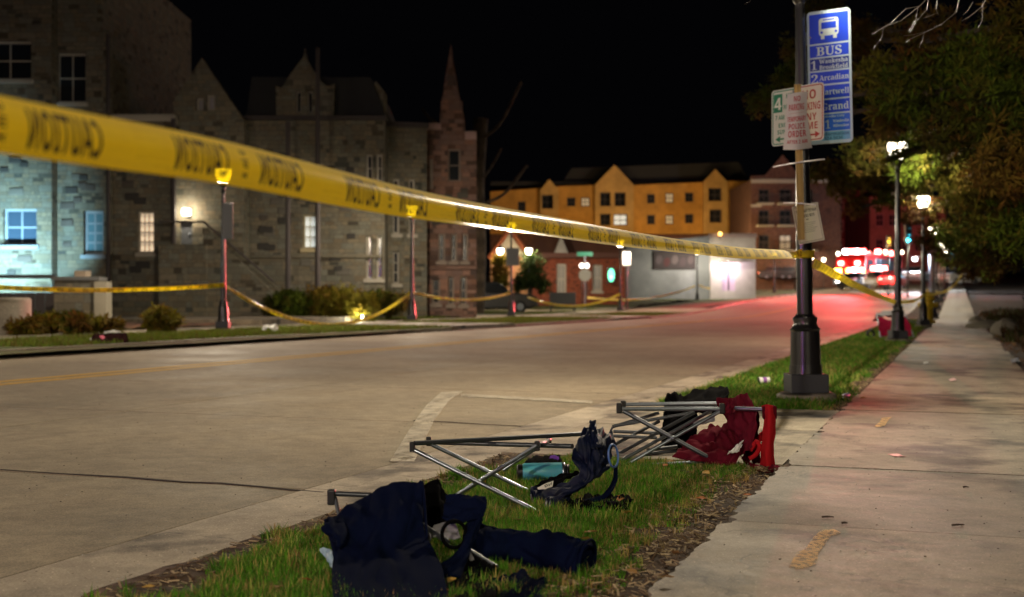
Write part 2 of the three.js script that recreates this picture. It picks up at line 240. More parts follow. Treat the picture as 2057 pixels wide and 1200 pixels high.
// blades: small tufts scattered over the strips
function tuftGeo(n, h, w, spread, s) {
  const pos = [], idx = [];
  for (let i = 0; i < n; i++) {
    const t = hash(i, 1, s) * 6.283, r = hash(i, 2, s) * spread, bx = Math.cos(t) * r, bz = Math.sin(t) * r, d = hash(i, 3, s) * 6.283, lean = 0.25 + hash(i, 4, s) * 0.9, L = h * (0.5 + hash(i, 5, s) * 0.8), wx = Math.cos(d + 1.57) * w / 2, wz = Math.sin(d + 1.57) * w / 2, b = pos.length / 3;
    const q = (k) => [bx + Math.cos(d) * lean * L * k * k * 0.8, L * k * (1 - 0.25 * lean * k), bz + Math.sin(d) * lean * L * k * k * 0.8];
    for (const [k, f] of [[0, 1], [0.55, 0.8]]) { const [x, y, z] = q(k); pos.push(x - wx * f, y, z - wz * f, x + wx * f, y, z + wz * f); }
    pos.push(...q(1)); idx.push(b, b + 1, b + 2, b + 1, b + 3, b + 2, b + 2, b + 3, b + 4);
  }
  const g = new THREE.BufferGeometry(); g.setAttribute('position', new THREE.Float32BufferAttribute(pos, 3)); g.setIndex(idx); g.computeVertexNormals(); return g;
}
M.blade = new THREE.MeshPhysicalMaterial({ color: col(1, 1, 1), roughness: 0.55, transmission: 0.3, thickness: 0, specularIntensity: 0.3, side: THREE.DoubleSide }); M.blade.roughness = 0.8;
function scatter(name, label, cat, geo, mat, list) {   // list of [x, y, z, turn, scale, color, tilt]
  const o = new THREE.InstancedMesh(geo, mat, list.length), m = new THREE.Matrix4(), q = new THREE.Quaternion(), e = new THREE.Euler();
  list.forEach(([x, y, z, t, s, c, tilt = 0], i) => { m.compose(V(x, y, z), q.setFromEuler(e.set(tilt, t, tilt * 0.7)), V(s, s, s)); o.setMatrixAt(i, m); o.setColorAt(i, c); });
  o.name = numbered(name); o.userData.kind = 'stuff'; tag(o, label, cat); o.castShadow = o.receiveShadow = true; scene.add(o); return o;
}
const grassC = (dry) => { const g = rr(0.45, 1.35); return rnd() < dry ? col(0.42 * g, 0.29 * g, 0.1 * g) : rnd() < 0.14 ? col(0.4 * g, 0.46 * g, 0.1 * g) : col(0.10 * g, 0.27 * g, 0.016 * g); };
{
  const L = [], a0 = 2.4, a1 = 6.25;
  for (let i = 0; i < 40000; i++) {
    const a = rr(a0, a1), x = rr(KERB_R + 0.02, WALK0 - 0.02), e = fbm(x * 0.12 + 3, a * 0.12 + 3, 64, 3, 171) - 0.5;
    const dk = x - KERB_R, dw = WALK0 - x, lim = 0.42 + e * 0.7 + Math.max(0, (3.9 - a)) * 0.1, near = dw < lim ? 1 - dw / lim : dk < 0.28 + e * 0.8 ? 0.8 : a > 5.95 ? 0.4 : 0;
    const bare = fbm(x * 0.3 + 8, a * 0.3 + 8, 64, 3, 177);
    if (near > 0 && rnd() < near * 1.35) continue; if (bare < 0.36 && rnd() < 0.6) continue;
    L.push([x, -0.024, -a, rnd() * 6.28, rr(0.6, 1.15) * (near ? 0.7 : 1), grassC(0.10 + near * 0.5 + (bare < 0.45 ? 0.25 : 0))]);
  }
  scatter('grass', 'short green grass of the verge under the fallen camping chairs', 'grass', tuftGeo(7, 0.066, 0.0042, 0.028, 1), M.blade, L);
  const L2 = [];
  for (let i = 0; i < 30000; i++) {
    const a = 9.42 + Math.pow(rnd(), 1.6) * 40, x = rr(KERB_R + 0.13, WALK0 - 0.02), dw = WALK0 - x, lim = 0.4 + (fbm(x * 0.12, a * 0.06 + 9, 64, 3, 181) - 0.5) * 0.9;
    if (dw < lim && rnd() < 1.2 * (1 - dw / lim)) continue;
    L2.push([x, elev(a) - 0.015, -a, rnd() * 6.28, rr(0.8, 1.4), grassC(0.16)]);
  }
  scatter('grass', 'green grass of the verge round the foot of the bus stop post', 'grass', tuftGeo(7, 0.055, 0.006, 0.04, 2), M.blade, L2);
  const L3 = [], C = (d) => { const g = rr(0.7, 1.3); return rnd() < d ? col(0.16 * g, 0.11 * g, 0.03 * g) : col(0.14 * g, 0.2 * g, 0.02 * g); };
  for (let i = 0; i < 26000; i++) { const a = rr(16, 64); if ((a > 30.3 && a < 34.6) || (a > 46.5 && a < 52) || a > 61) continue; L3.push([rr(-16.25, leftEdge(a) - 0.2), LEFT - 0.03, -a, rnd() * 6.28, rr(0.8, 1.4), C(0.2)]); }
  for (let i = 0; i < 20000; i++) { const a = rr(38, 64), x = rr(-27, -18.3); if (a > 46.5 && a < 53.8) continue; L3.push([x, LEFT - 0.03, -a, rnd() * 6.28, rr(1, 1.8), C(0.25)]); }
  scatter('grass', 'dim green grass of the lawns across the street', 'grass', tuftGeo(6, 0.09, 0.012, 0.09, 3), M.blade, L3);
  // dry straw, wood chips and dead leaves on the bare edges
  const chip = new THREE.BoxGeometry(0.035, 0.003, 0.006), straw = [];
  for (let i = 0; i < 15000; i++) { const a = 2.3 + Math.pow(rnd(), 1.3) * 22, w = Math.abs(rnd() + rnd() - 1); let x = rnd() < 0.72 ? WALK0 - 0.02 - w * 0.6 : KERB_R + 0.03 + w * 0.3; if (a > 6.24 && a < 9.42) continue; const g = rr(0.6, 1.4); straw.push([x, elev(a) - 0.012 + rr(0, 0.012), -a, rnd() * 6.28, rr(0.25, 1.1), rnd() < 0.5 ? col(0.36 * g, 0.27 * g, 0.15 * g) : col(0.1 * g, 0.06 * g, 0.03 * g), rr(-0.5, 0.5)]); }
  for (let i = 0; i < 9000; i++) { const a = 5 + Math.pow(rnd(), 1.3) * 45, x = WALK1 + 0.03 + rnd() * 5, g = rr(0.6, 1.4); straw.push([x, elev(a) + rr(-0.01, 0.02), -a, rnd() * 6.28, rr(1, 3), col(0.17 * g, 0.09 * g, 0.04 * g), rr(-0.5, 0.5)]); }
  const grit = []; for (let i = 0; i < 2200; i++) { const a = 2.6 + Math.pow(rnd(), 1.5) * 26, onWalk = rnd() < 0.35, x = onWalk ? rr(WALK0, WALK1) : GUT0 - Math.pow(rnd(), 2) * 7 + 0.35, g = rr(0.3, 1.6); grit.push([x, (onWalk ? 0.002 : ROADY + 0.004), -a, rnd() * 6.28, rr(0.4, 1.5), rnd() < 0.25 ? col(0.5, 0.48, 0.42) : col(0.1 * g, 0.075 * g, 0.05 * g), 0]); }
  scatter('grit', 'fine grit and crumbs scattered over sidewalk and gutter', 'grit', new THREE.IcosahedronGeometry(0.0026, 0).scale(1.4, 0.5, 1), std([1, 1, 1], 0.7), grit);
  const gc = []; for (let i = 0; i < 5200; i++) { const a = 9 + Math.pow(rnd(), 1.2) * 52, x = WALK1 + 0.25 + Math.pow(rnd(), 0.7) * 5, g = rr(0.4, 1.2); gc.push([x, elev(a) + rr(0, 0.16) * Math.min(1, (x - WALK1)), -a, rnd() * 6.28, rr(0.5, 1.3), rnd() < 0.45 ? col(0.045 * g, 0.05 * g, 0.01 * g) : col(0.075 * g, 0.038 * g, 0.015 * g), rr(-0.6, 0.6)]); }
  scatter('ground_cover', 'low brown and green ground cover right of the sidewalk', 'ground cover', tuftGeo(12, 0.2, 0.045, 0.16, 6), M.blade, gc);
  scatter('plant_litter', 'dry straw and wood chips along the bare edge of the sidewalk', 'litter', chip, std([1, 1, 1], 0.9), straw);
}
// ---------------------------------------------------------------- street lamps
function makeLamp() {
  const o = new THREE.Group(); o.name = 'street_lamp';
  part('concrete_footing', lathe([[0, 0.065], [0.2, 0.065], [0.235, 0.045], [0.245, -0.05]], 20), M.concrete, o);
  part('plinth', rbox(0.3, 0.15, 0.3, 0.008, 0, 0.14, 0), M.plinth, o);
  part('pedestal', [new THREE.CylinderGeometry(0.132, 0.136, 0.07, 8).translate(0, 0.25, 0), new THREE.CylinderGeometry(0.118, 0.126, 0.27, 8).translate(0, 0.42, 0), new THREE.CylinderGeometry(0.126, 0.118, 0.02, 8).translate(0, 0.565, 0)], M.blackPaint, o);
  part('collar', toCreasedNormals(lathe([[0.118, 0.575], [0.105, 0.59], [0.092, 0.62], [0.098, 0.65], [0.098, 0.665], [0.08, 0.68], [0.072, 0.695]], 20), 0.7), M.blackPaint, o);
  const flutes = []; const sh = new THREE.Shape(); for (let i = 0; i <= 96; i++) { const t = i / 96 * 6.2832, r = 0.0635 * (1 - 0.045 * (0.5 + 0.5 * Math.cos(t * 12))); (i ? sh.lineTo : sh.moveTo).call(sh, Math.cos(t) * r, Math.sin(t) * r); }
  const sg = new THREE.ExtrudeGeometry(sh, { depth: 2.55, bevelEnabled: false, steps: 6 }).rotateX(-Math.PI / 2).translate(0, 0.69, 0), p = sg.attributes.position;
  for (let i = 0; i < p.count; i++) { const k = 1 - 0.42 * Math.max(0, (p.getY(i) - 1.2)) / 2.05; p.setX(i, p.getX(i) * k); p.setZ(i, p.getZ(i) * k); }
  sg.computeVertexNormals(); part('shaft', toCreasedNormals(sg, 0.9), M.blackPaint, o);
  part('lamp_holder', toCreasedNormals(lathe([[0.038, 3.2], [0.06, 3.23], [0.045, 3.28], [0.05, 3.33], [0.1, 3.4], [0.11, 3.43], [0.11, 3.45]], 18), 0.6), M.blackPaint, o);
  part('lamp_globe', lathe([[0.02, 3.452], [0.105, 3.455], [0.15, 3.53], [0.178, 3.64], [0.183, 3.72], [0.172, 3.77], [0.02, 3.772]], 20), M.globe, o);
  part('lamp_cap', toCreasedNormals(lathe([[0.2, 3.765], [0.2, 3.785], [0.17, 3.83], [0.1, 3.9], [0.03, 3.93], [0.035, 3.96], [0.02, 4.0], [0.0, 4.05]], 20), 0.6), M.blackPaint, o);
  return o;
}
const lampProto = makeLamp();
function lamp(p, label, group, turn = 0, k = 1, c = LAMP_C) {
  const o = lampProto.clone(); o.name = numbered('street_lamp'); o.position.copy(p); o.rotation.y = turn; tag(o, label, 'street lamp', group); scene.add(o);
  if (k) pointLight(o, V(0, 3.742, 0), c, LAMP_I * k, 4); return o;
}
const mainPole = lamp(at(1620, 797, 10.05).setY(0), 'black bus stop lamp post with octagonal pedestal holding the tied tape', null, TH, 1.15);
mainPole.rotation.z = 0.016;
lamp(V(-1.12, 0, 4.3), 'black lamp post behind the eye where the near tape starts', null, 0, 0.95);
lamp(V(4.6, 0, 2.5), 'lamp post beside the sidewalk behind the eye', null, 0, 0.8);
const RX = -1.05, LX = -16.6;
const P2 = at(1804, 687, 23.6).setY(0), P3 = at(1855, 657, 36).setY(0), P4 = at(1876, 640, 51.2).setY(0);
lamp(P2, 'black lamp post beside the overturned red wagon, second along the near verge', null, TH, 0.5);
lamp(P3, 'black lamp post in front of the yellow hydrant on the near verge', null, TH, 0.9);
lamp(P4, 'black lamp post just beyond the yellow hydrant with a bright white globe', null, TH, 0.9);
for (const [a, l] of [[12.5, 'beside the left edge of view'], [-1, 'level with the eye'], [-14, 'behind the eye']]) lamp(V(LX, LEFT, -a), 'lamp post across the street ' + l, null, TH, 1.2);
lamp(V(RX, 0, 18.8), 'lamp post on the near verge farthest behind the eye', null, 0, 0.95);
[[69, 'first'], [84, 'second'], [99, 'third'], [114, 'fourth']].forEach(([a, n]) => lamp(V(RX, elev(a), -a), 'distant near side lamp post, ' + n + ' one beyond the hydrant posts', 'distant lamps along the near sidewalk', TH, 1));
const L1 = at(448, 662, 29).setY(LEFT), L2 = at(827, 655, 40.6).setY(LEFT), L3 = at(1027, 646, 50).setY(LEFT), L4 = at(1246, 633, 65).setY(LEFT), L5 = at(1401, 613, 89); L5.y = elev(89) + LEFT - 0.2;
lamp(L1, 'lamp post across the street whose glow shows through the near tape', null, TH, 1.25);
lamp(L2, 'lamp post across the street in front of the stone corner tower', null, TH, 1.1);
lamp(L3, 'lamp post across the street carrying a dark square sign back', null, TH, 1);
lamp(L4, 'lamp post across the street left of the grey side wall', null, TH, 1);
lamp(L5, 'lamp post across the street in front of the white shop', null, TH, 1);
[[103, 'first'], [118, 'second'], [134, 'third'], [150, 'fourth'], [166, 'fifth'], [182, 'sixth']].forEach(([a, n]) => lamp(V(-16.2, elev(a), -a), 'distant lamp post across the street, ' + n + ' beyond the white shop', 'distant lamps across the street', TH, 1));
lamp(at(1005, 600, 70).setY(-0.15), 'lamp post beside the orange lit gable end', null, TH, 0.45, [1, 0.6, 0.25]);
lamp(at(1062, 600, 70).setY(-0.15), 'lamp post between the dark round tree and the brick shop', null, TH, 1);
// square sign backs hung on two far posts
M.signBack = std([0.07, 0.075, 0.085], 0.5);
const panelOn = (p, w, h, y, label, dx) => { const o = thing('square_sign', label, 'sign', p.clone().setY(p.y + y), TH); part('panel', rbox(w, h, 0.02, 0.008, dx, 0, 0.1), M.signBack, o); part('bracket', box(-0.02 + Math.min(0, dx), 0.02 + Math.max(0, dx), -0.03, 0.03, 0, 0.09), M.blackPaint, o); };
panelOn(L1, 0.24, 0.84, 2.55, 'narrow dark sign back hung on the lamp post by the stairs', 0.13);
panelOn(L3, 0.52, 0.72, 2.42, 'dark square sign back on the post before the orange gable', 0.06);
// ---------------------------------------------------------------- buildings
const masonry = (n, seed0, rows, tint, dark) => { seed = seed0; return canvasTex(1024, 1024, (x, w, h) => {
  x.fillStyle = `rgb(${tint.map((c) => c * 0.72 | 0).join()})`; x.fillRect(0, 0, w, h); let y = 0;
  while (y < h) { const rh = h / rows * rr(0.7, 1.35); let px = -rr(0, 60); while (px < w) { const sw = rh * rr(0.9, 2.8), d = rnd() < dark ? rr(0.55, 0.72) : rr(0.86, 1.03), t = rr(-0.05, 0.05); x.fillStyle = `rgb(${tint[0] * (d + t) | 0},${tint[1] * d | 0},${tint[2] * (d - t) | 0})`; x.beginPath(); x.roundRect(px + 1, y + 1, sw - 2, rh - 2, 4); x.fill(); px += sw; } y += rh; }
  for (let i = 0; i < 5000; i++) { x.fillStyle = rnd() < 0.5 ? 'rgba(0,0,0,.08)' : 'rgba(255,240,210,.06)'; x.fillRect(rnd() * w, rnd() * h, rr(2, 14), rr(2, 8)); }
}); };
const repT = (t, s) => { t.wrapS = t.wrapT = THREE.RepeatWrapping; t.repeat.set(s, s); return t; };
M.stone = new THREE.MeshStandardMaterial({ map: repT(masonry(0, 11, 44, [108, 102, 88], 0.09), 1 / 7), roughness: 0.95 });
M.stoneRed = new THREE.MeshStandardMaterial({ map: repT(masonry(0, 17, 40, [142, 110, 98], 0.35), 1 / 7), roughness: 0.95 });
M.brick = new THREE.MeshStandardMaterial({ map: repT(masonry(0, 19, 60, [132, 68, 46], 0.15), 1 / 5), roughness: 0.95 });
M.brickDark = new THREE.MeshStandardMaterial({ map: repT(masonry(0, 23, 60, [106, 72, 62], 0.2), 1 / 5), roughness: 0.95 });
const stuccoT = repT(tex(512, (u, v, x, y) => { const k = 0.8 + (fbm(u, v, 6, 4, 201) - 0.5) * 0.25 + (hash(x, y, 2) - 0.5) * 0.06; return [k, k, k]; }), 1 / 6);
const stucco = (c, r = 0.9) => new THREE.MeshStandardMaterial({ map: stuccoT, color: col(...c), roughness: r });
M.ochre = stucco([0.74, 0.37, 0.07]); M.ochrePale = stucco([0.76, 0.46, 0.15]); M.greyWall = stucco([0.42, 0.46, 0.5]); M.whiteWall = stucco([0.85, 0.82, 0.8]); M.trim = stucco([0.55, 0.5, 0.42]); M.darkTrim = std([0.05, 0.04, 0.04], 0.8);
M.pane = std([0.012, 0.014, 0.018], 0.15); M.litWarm = glowing([1, 0.76, 0.52], 2.0); M.litCold = glowing([0.8, 0.95, 1.0], 1.5); const curtain = tex(64, (u, v) => { const k = 0.62 + 0.38 * Math.sin(u * 40 + 2 * Math.sin(v * 5)) * 0.5 + (v > 0.55 ? -0.12 : 0.05); return [k, k * 0.97, k * 0.92]; }); M.litWarm.emissiveMap = curtain; M.litCold.emissiveMap = curtain; M.litDim = glowing([0.9, 0.6, 0.3], 0.16); M.blueFrame = std([0.2, 0.24, 0.28], 0.6);
const facing = (D) => ({ D, X: (px) => (px - PXC) / F * D, Y: (py) => H + (PYC - py) / F * D });
function bld(name, label, cat, D, tilt = 0, px = PXC) {   // a building whose front plane stands D metres ahead; children in metres: x along the front, y up, z towards the street
  const f = facing(D), o = thing(name, label, cat, at(px, PYC, D).setY(0), TH + tilt); f.o = o; f.cx = f.X(px);
  f.rect = ([x0, y0, x1, y1]) => [f.X(x0) - f.cx, f.X(x1) - f.cx, f.Y(y1), f.Y(y0)];
  f.wall = (pts, holes, m, depth = 0.4, z = 0, nm = 'wall') => part(nm, wallShape(pts.map(([x, y]) => [f.X(x) - f.cx, f.Y(y)]), holes.map((h) => f.rect(h)), depth).translate(0, 0, z), m, o);
  f.win = (r, { frame = M.trim, pane = M.pane, nx = 1, ny = 2, z = -0.18, bar = 0.07, sill = true } = {}) => {
    const [x0, x1, y0, y1] = f.rect(r), b = bar, w = part('window', uvm(mergeGeometries([box(x0, x0 + b, y0, y1, z - 0.06, z), box(x1 - b, x1, y0, y1, z - 0.06, z), box(x0 + b, x1 - b, y0, y0 + b, z - 0.06, z), box(x0 + b, x1 - b, y1 - b, y1, z - 0.06, z),
      ...Array.from({ length: ny - 1 }, (_, i) => { const y = y0 + b + (y1 - y0 - 2 * b) * (i + 1) / ny; return box(x0 + b, x1 - b, y - b * 0.35, y + b * 0.35, z - 0.055, z - 0.005); }), ...Array.from({ length: nx - 1 }, (_, i) => { const x = x0 + b + (x1 - x0 - 2 * b) * (i + 1) / nx; return box(x - b * 0.3, x + b * 0.3, y0 + b, y1 - b, z - 0.052, z - 0.008); })])), frame, o);
    for (let j = 0; j < ny; j++) for (let i = 0; i < nx; i++) { const dx = (x1 - x0 - 2 * b) / nx, dy = (y1 - y0 - 2 * b) / ny; part('pane', box(x0 + b + i * dx + 0.01, x0 + b + (i + 1) * dx - 0.01, y0 + b + j * dy + 0.01, y0 + b + (j + 1) * dy - 0.01, z - 0.04, z - 0.03), pane, w); }
    if (sill) part('sill', box(x0 - 0.08, x1 + 0.08, y0 - 0.14, y0 - 0.002, -0.1, 0.09), frame, w);
    return w;
  };
  f.core = (x0, x1, y0, depth, m = M.darkRoof, base = -0.5) => part('wall', uvm(box(f.X(x0) - f.cx + 0.02, f.X(x1) - f.cx - 0.02, base, f.Y(y0) - 0.05, -depth, -0.405)), m, o);
  return f;
}
const stoneG = [[0.42, 0.24], [0.3, 0.2], [0.5, 0.24]].map(([w, h]) => new RoundedBoxGeometry(w, h, 0.1, 1, 0.03)), stoneM = [stucco([0.06, 0.055, 0.05]), stucco([0.12, 0.1, 0.085]), stucco([0.17, 0.155, 0.13])];
function stones(f, r, n, avoid) { const [x0, x1, y0, y1] = f.rect(r), av = avoid.map((a) => f.rect(a)); for (let i = 0; i < n * 0.6; i++) { const x = rr(x0 + 0.4, x1 - 0.4), y = rr(y0 + 0.2, y1 - 0.2), k = Math.floor(rnd() * 3); if (av.some(([a, b, c, d]) => x > a - 0.5 && x < b + 0.5 && y > c - 0.35 && y < d + 0.35)) continue; const s = part('stone', stoneG[k], stoneM[Math.floor(rnd() * 3)], f.o); s.position.set(x, y, -0.02 + rnd() * 0.02); s.rotation.z = rr(-0.06, 0.06); } }
seed = 101;
{ // big stone block at the left edge
  const f = bld('stone_building', 'tall stone block at the left edge lit blue from below', 'building', 42), h = [[-30, 82, 62, 160], [6, 420, 73, 493], [-190, 420, -110, 493]];
  f.wall([[-420, 640], [103, 640], [103, -170], [-420, -170]], h, M.stone); f.core(-420, 103, -170, 14, M.stone);
  f.win(h[0], { nx: 2, pane: M.pane }); f.win(h[1], { nx: 2, ny: 2, frame: M.blueFrame, pane: std([0.03, 0.05, 0.08], 0.2) }); f.win(h[2], { nx: 2, frame: M.blueFrame });
  stones(f, [-60, 300, 100, 560], 34, h); stones(f, [-40, -20, 100, 300], 26, h);
  part('water_table', box(f.X(-420), f.X(103) + 0.02, f.Y(566), f.Y(556), -0.2, 0.12), M.stone, f.o);
}
{ // second block
  const f = bld('stone_building', 'stone wing with a narrow window lit blue beside the left block', 'building', 42.6), h = [[112, 106, 172, 206], [167, 424, 207, 512]];
  f.wall([[103, 640], [217, 640], [217, 60], [203, 60], [203, -120], [103, -120]], h, M.stone); f.core(104, 203, -120, 12, M.stone);
  f.win(h[0], { nx: 2 }); f.win(h[1], { nx: 2, ny: 4, frame: M.blueFrame, pane: std([0.08, 0.16, 0.2], 0.25), bar: 0.09 }); stones(f, [108, 320, 214, 560], 36, h);
  part('downpipe', rod(V(f.X(219), -0.2, 0.1), V(f.X(219), f.Y(70), 0.1), 0.07, 8), M.darkTrim, f.o);
}
{ // darker middle wing with a lit window
  const f = bld('stone_building', 'dark stone wing with one tall warm lit window', 'building', 43), h = [[277, 425, 309, 508]];
  f.wall([[217, 640], [347, 640], [347, 236], [217, 243]], h, M.stone); f.core(217, 347, 243, 12, M.stone);
  f.win(h[0], { nx: 3, ny: 4, pane: M.litWarm, bar: 0.05, z: -0.1 }); stones(f, [222, 330, 343, 560], 38, h);
  part('coping', box(f.X(215), f.X(349), f.Y(243) - 0.02, f.Y(236) + 0.1, -0.5, 0.08), M.trim, f.o);
  part('downpipe', rod(V(f.X(350), -0.2, 0.12), V(f.X(350), f.Y(240), 0.12), 0.09, 8), M.darkTrim, f.o);
}
{ // recessed entrance under a gable, stairs and lamp
  const f = bld('stone_building', 'stone entrance wing with gable, white lamp over a door and outside stairs', 'building', 43.4), h = [[361, 446, 386, 493], [393, 196, 408, 222], [414, 190, 431, 222]];
  f.wall([[347, 640], [490, 640], [490, 242], [405, 116], [347, 205]], h, M.stone); f.core(350, 488, 250, 12, M.stone);
  f.win(h[1], { ny: 1, sill: false, pane: std([0.3, 0.28, 0.3], 0.2) }); f.win(h[2], { ny: 1, pane: std([0.3, 0.28, 0.3], 0.2), sill: false });
  const [x0, x1, y0, y1] = f.rect(h[0]), d = part('door', rbox(x1 - x0, y1 - y0, 0.08, 0.01, (x0 + x1) / 2, (y0 + y1) / 2, -0.2), std([0.05, 0.055, 0.065], 0.5), f.o); part('handle', new THREE.SphereGeometry(0.05, 8, 6).translate(x1 - 0.12, (y0 + y1) / 2, -0.13), M.steel, d);
  const landing = f.Y(495); part('landing', uvm(box(f.X(348), f.X(440), -0.2, landing, 0.01, 1.8)), M.stone, f.o);
  for (let i = 0; i < 16; i++) part('step', uvm(box(f.X(440) + i * 0.3 * 0.49, f.X(440) + (i + 1) * 0.3 * 0.49 + 0.01, -0.2, landing - (i + 1) * landing / 17, 0.02, 1.6)), M.concrete, f.o);
  for (const z of [1.72, 0.2]) part('stair_wall', wallShape([[f.X(440), -0.2], [f.X(568), -0.2], [f.X(568), f.Y(590)], [f.X(440), landing + 0.55], [f.X(432), landing + 0.55], [f.X(432), landing]], [], 0.16).translate(0, 0, z), M.stone, f.o);
  part('handrail', [rod(V(f.X(432), landing + 0.75, 1.64), V(f.X(568), f.Y(585) + 0.3, 1.64), 0.035, 8), rod(V(f.X(348), landing + 0.75, 1.72), V(f.X(432), landing + 0.75, 1.64), 0.035, 8)], M.darkTrim, f.o);
  const L = thing('wall_lamp', 'bright white wall lamp over the entrance door by the stairs', 'wall lamp', at(374, 426, 43.15), TH);
  part('lamp_globe', rbox(0.3, 0.26, 0.2, 0.06), glowing([1, 0.88, 0.7], 8), L); part('lamp_bracket', box(-0.05, 0.05, -0.1, 0.1, -0.3, -0.1), M.darkTrim, L); pointLight(L, V(0, 0, 0), [1, 0.86, 0.62], 8, 4);
}
{ // main hall
  const f = bld('stone_building', 'long pale stone hall with a shouldered dormer gable and one lit window', 'building', 44.6), h = [[608, 432, 634, 499], [735, 310, 748, 390], [756, 310, 768, 390], [735, 475, 748, 560], [756, 475, 768, 560]];
  f.wall([[490, 640], [762, 640], [772, 640], [772, 238], [490, 242]], h, M.stone); f.core(490, 770, 244, 14, M.stone);
  f.win(h[0], { nx: 2, ny: 3, pane: M.litCold, bar: 0.05, frame: stucco([0.6, 0.5, 0.3]) }); for (const q of h.slice(1)) f.win(q, { ny: 3, bar: 0.06 });
  stones(f, [495, 300, 730, 560], 40, h);
  part('roof', wallShape([[f.X(486), f.Y(241)], [f.X(776), f.Y(237)], [f.X(740), f.Y(150)], [f.X(500), f.Y(150)]], [], 7).translate(0, 0, -0.5), M.darkRoof, f.o);
  part('eaves', box(f.X(486), f.X(776), f.Y(242), f.Y(234), -0.5, 0.25), M.darkTrim, f.o);
  const g = [[556, 238], [670, 238], [672, 170], [658, 174], [640, 160], [612, 113], [584, 150], [566, 178], [555, 174]], gh = [[595, 184, 605, 226], [618, 184, 628, 226]];
  f.wall(g, gh, M.stone, 0.5, 0.12, 'dormer'); for (const q of gh) f.win(q, { ny: 1, sill: false, bar: 0.04, z: -0.05 });
  part('finial', new THREE.ConeGeometry(0.12, 0.5, 6).translate(f.X(612), f.Y(108), -0.1), M.stone, f.o);
  f.wall([[735, 238], [766, 238], [766, 175], [750, 155], [735, 175]], [], M.stone, 1.2, -0.8, 'chimney');
  part('string_course', box(f.X(490), f.X(772), f.Y(518), f.Y(512), -0.2, 0.1), M.stone, f.o);
}
{ // canted corner of the hall
  const f = bld('stone_building', 'canted stone corner bay between the hall and the reddish tower', 'building', 46.6, 0.25, 812), h = [[790, 360, 803, 470], [822, 360, 834, 470], [790, 505, 803, 570]];
  f.wall([[768, 640], [858, 640], [858, 254], [768, 248]], h, M.stone); f.core(768, 858, 256, 8, M.stone); for (const q of h) f.win(q, { ny: 3, bar: 0.06 });
  part('eaves', box(f.X(766) - f.cx, f.X(860) - f.cx, f.Y(256), f.Y(247), -0.5, 0.25), M.darkTrim, f.o);
}
{ // reddish tower
  const f = bld('stone_tower', 'reddish mottled stone tower with a pointed gable and pale copings', 'tower', 48.5, 0.06), h = [[868, 560, 884, 610], [900, 555, 912, 612], [924, 555, 938, 612], [880, 470, 894, 525], [905, 470, 918, 525], [928, 470, 940, 525], [863, 320, 870, 380], [900, 300, 925, 365]];
  f.wall([[850, 640], [957, 640], [957, 275], [935, 265], [932, 235], [905, 118], [884, 232], [884, 258], [850, 252]], h, M.stoneRed); f.core(852, 955, 262, 9, M.stoneRed); part('wall', uvm(box(f.X(886), f.X(930), f.Y(262), f.Y(200), -3, -0.405)), M.stoneRed, f.o);
  for (const q of h) f.win(q, { ny: 2, bar: 0.06, frame: stucco([0.45, 0.36, 0.3]), sill: q[3] > 400 });
  stones(f, [853, 270, 955, 460], 70, h);
  part('coping', [box(f.X(851), f.X(886), f.Y(262), f.Y(250), -0.4, 0.2), box(f.X(934), f.X(957), f.Y(282), f.Y(266), -0.4, 0.2)], stucco([0.75, 0.5, 0.48]), f.o);
  part('string_course', box(f.X(850), f.X(957), f.Y(542), f.Y(535), -0.2, 0.14), M.stoneRed, f.o);
  part('spire', new THREE.ConeGeometry(0.5, 2.2, 4).rotateY(0.78).translate(f.X(906), f.Y(140), -0.6), M.stoneRed, f.o);
}
{ // apartments
  const D = 165, f = bld('apartment_building', 'long ochre apartment building with three pointed gables', 'building', D), h = [[1088, 392, 1111, 420], [1139, 397, 1156, 415], [1167, 397, 1185, 415], [1205, 387, 1226, 415], [1234, 387, 1256, 415], [1205, 430, 1226, 454], [1232, 430, 1260, 453], [1300, 390, 1316, 409], [1337, 388, 1353, 408], [1376, 387, 1393, 406], [1300, 432, 1316, 451], [1337, 432, 1353, 451], [1376, 430, 1393, 449], [1422, 378, 1449, 405], [1424, 421, 1449, 448], [1479, 381, 1496, 401], [1480, 425, 1496, 444], [1040, 405, 1056, 425]];
  f.wall([[985, 470], [1512, 470], [1512, 364], [1462, 364], [1412, 366], [1275, 372], [1195, 372], [1130, 374], [1085, 378], [985, 385]], h, M.ochre); f.core(985, 1512, 385, 16, M.ochre, f.Y(470));
  const lit = { 2: M.litDim, 6: M.litCold, 8: M.litDim, 11: M.litDim }; h.forEach((q, i) => f.win(q, { nx: 2, ny: 2, pane: lit[i] ?? M.pane, bar: 0.12, frame: M.darkTrim, sill: false, z: -0.1 }));
  f.wall([[985, 640], [1512, 640], [1512, 471], [985, 471]], [], M.brickDark, 0.4, 0.02);
  const gab = (x0, x1, ap, top, base, hs) => f.wall([[x0, base], [x1, base], [x1, top], [(x0 + x1) / 2, ap], [x0, top]], hs, M.ochrePale, 0.6, 0.61, 'gable');
  gab(1085, 1122, 361, 382, 470, [h[0]]); gab(1195, 1272, 332, 372, 470, h.slice(3, 7)); gab(1412, 1460, 341, 366, 470, h.slice(13, 15));
  part('roof', uvm(mergeGeometries([prism([[f.X(985), 1], [f.X(1512), 1], [f.X(1512), 16], [f.X(985), 16]].map(([x, z]) => [x, -z]), 0, 0.5)])).translate(0, f.Y(371), 0), M.darkRoof, f.o);
  part('roof', wallShape([[f.X(1125), f.Y(372)], [f.X(1512), f.Y(362)], [f.X(1490), f.Y(322)], [f.X(1150), f.Y(335)]], [], 10).translate(0, 0, -2), M.darkRoof, f.o);
}
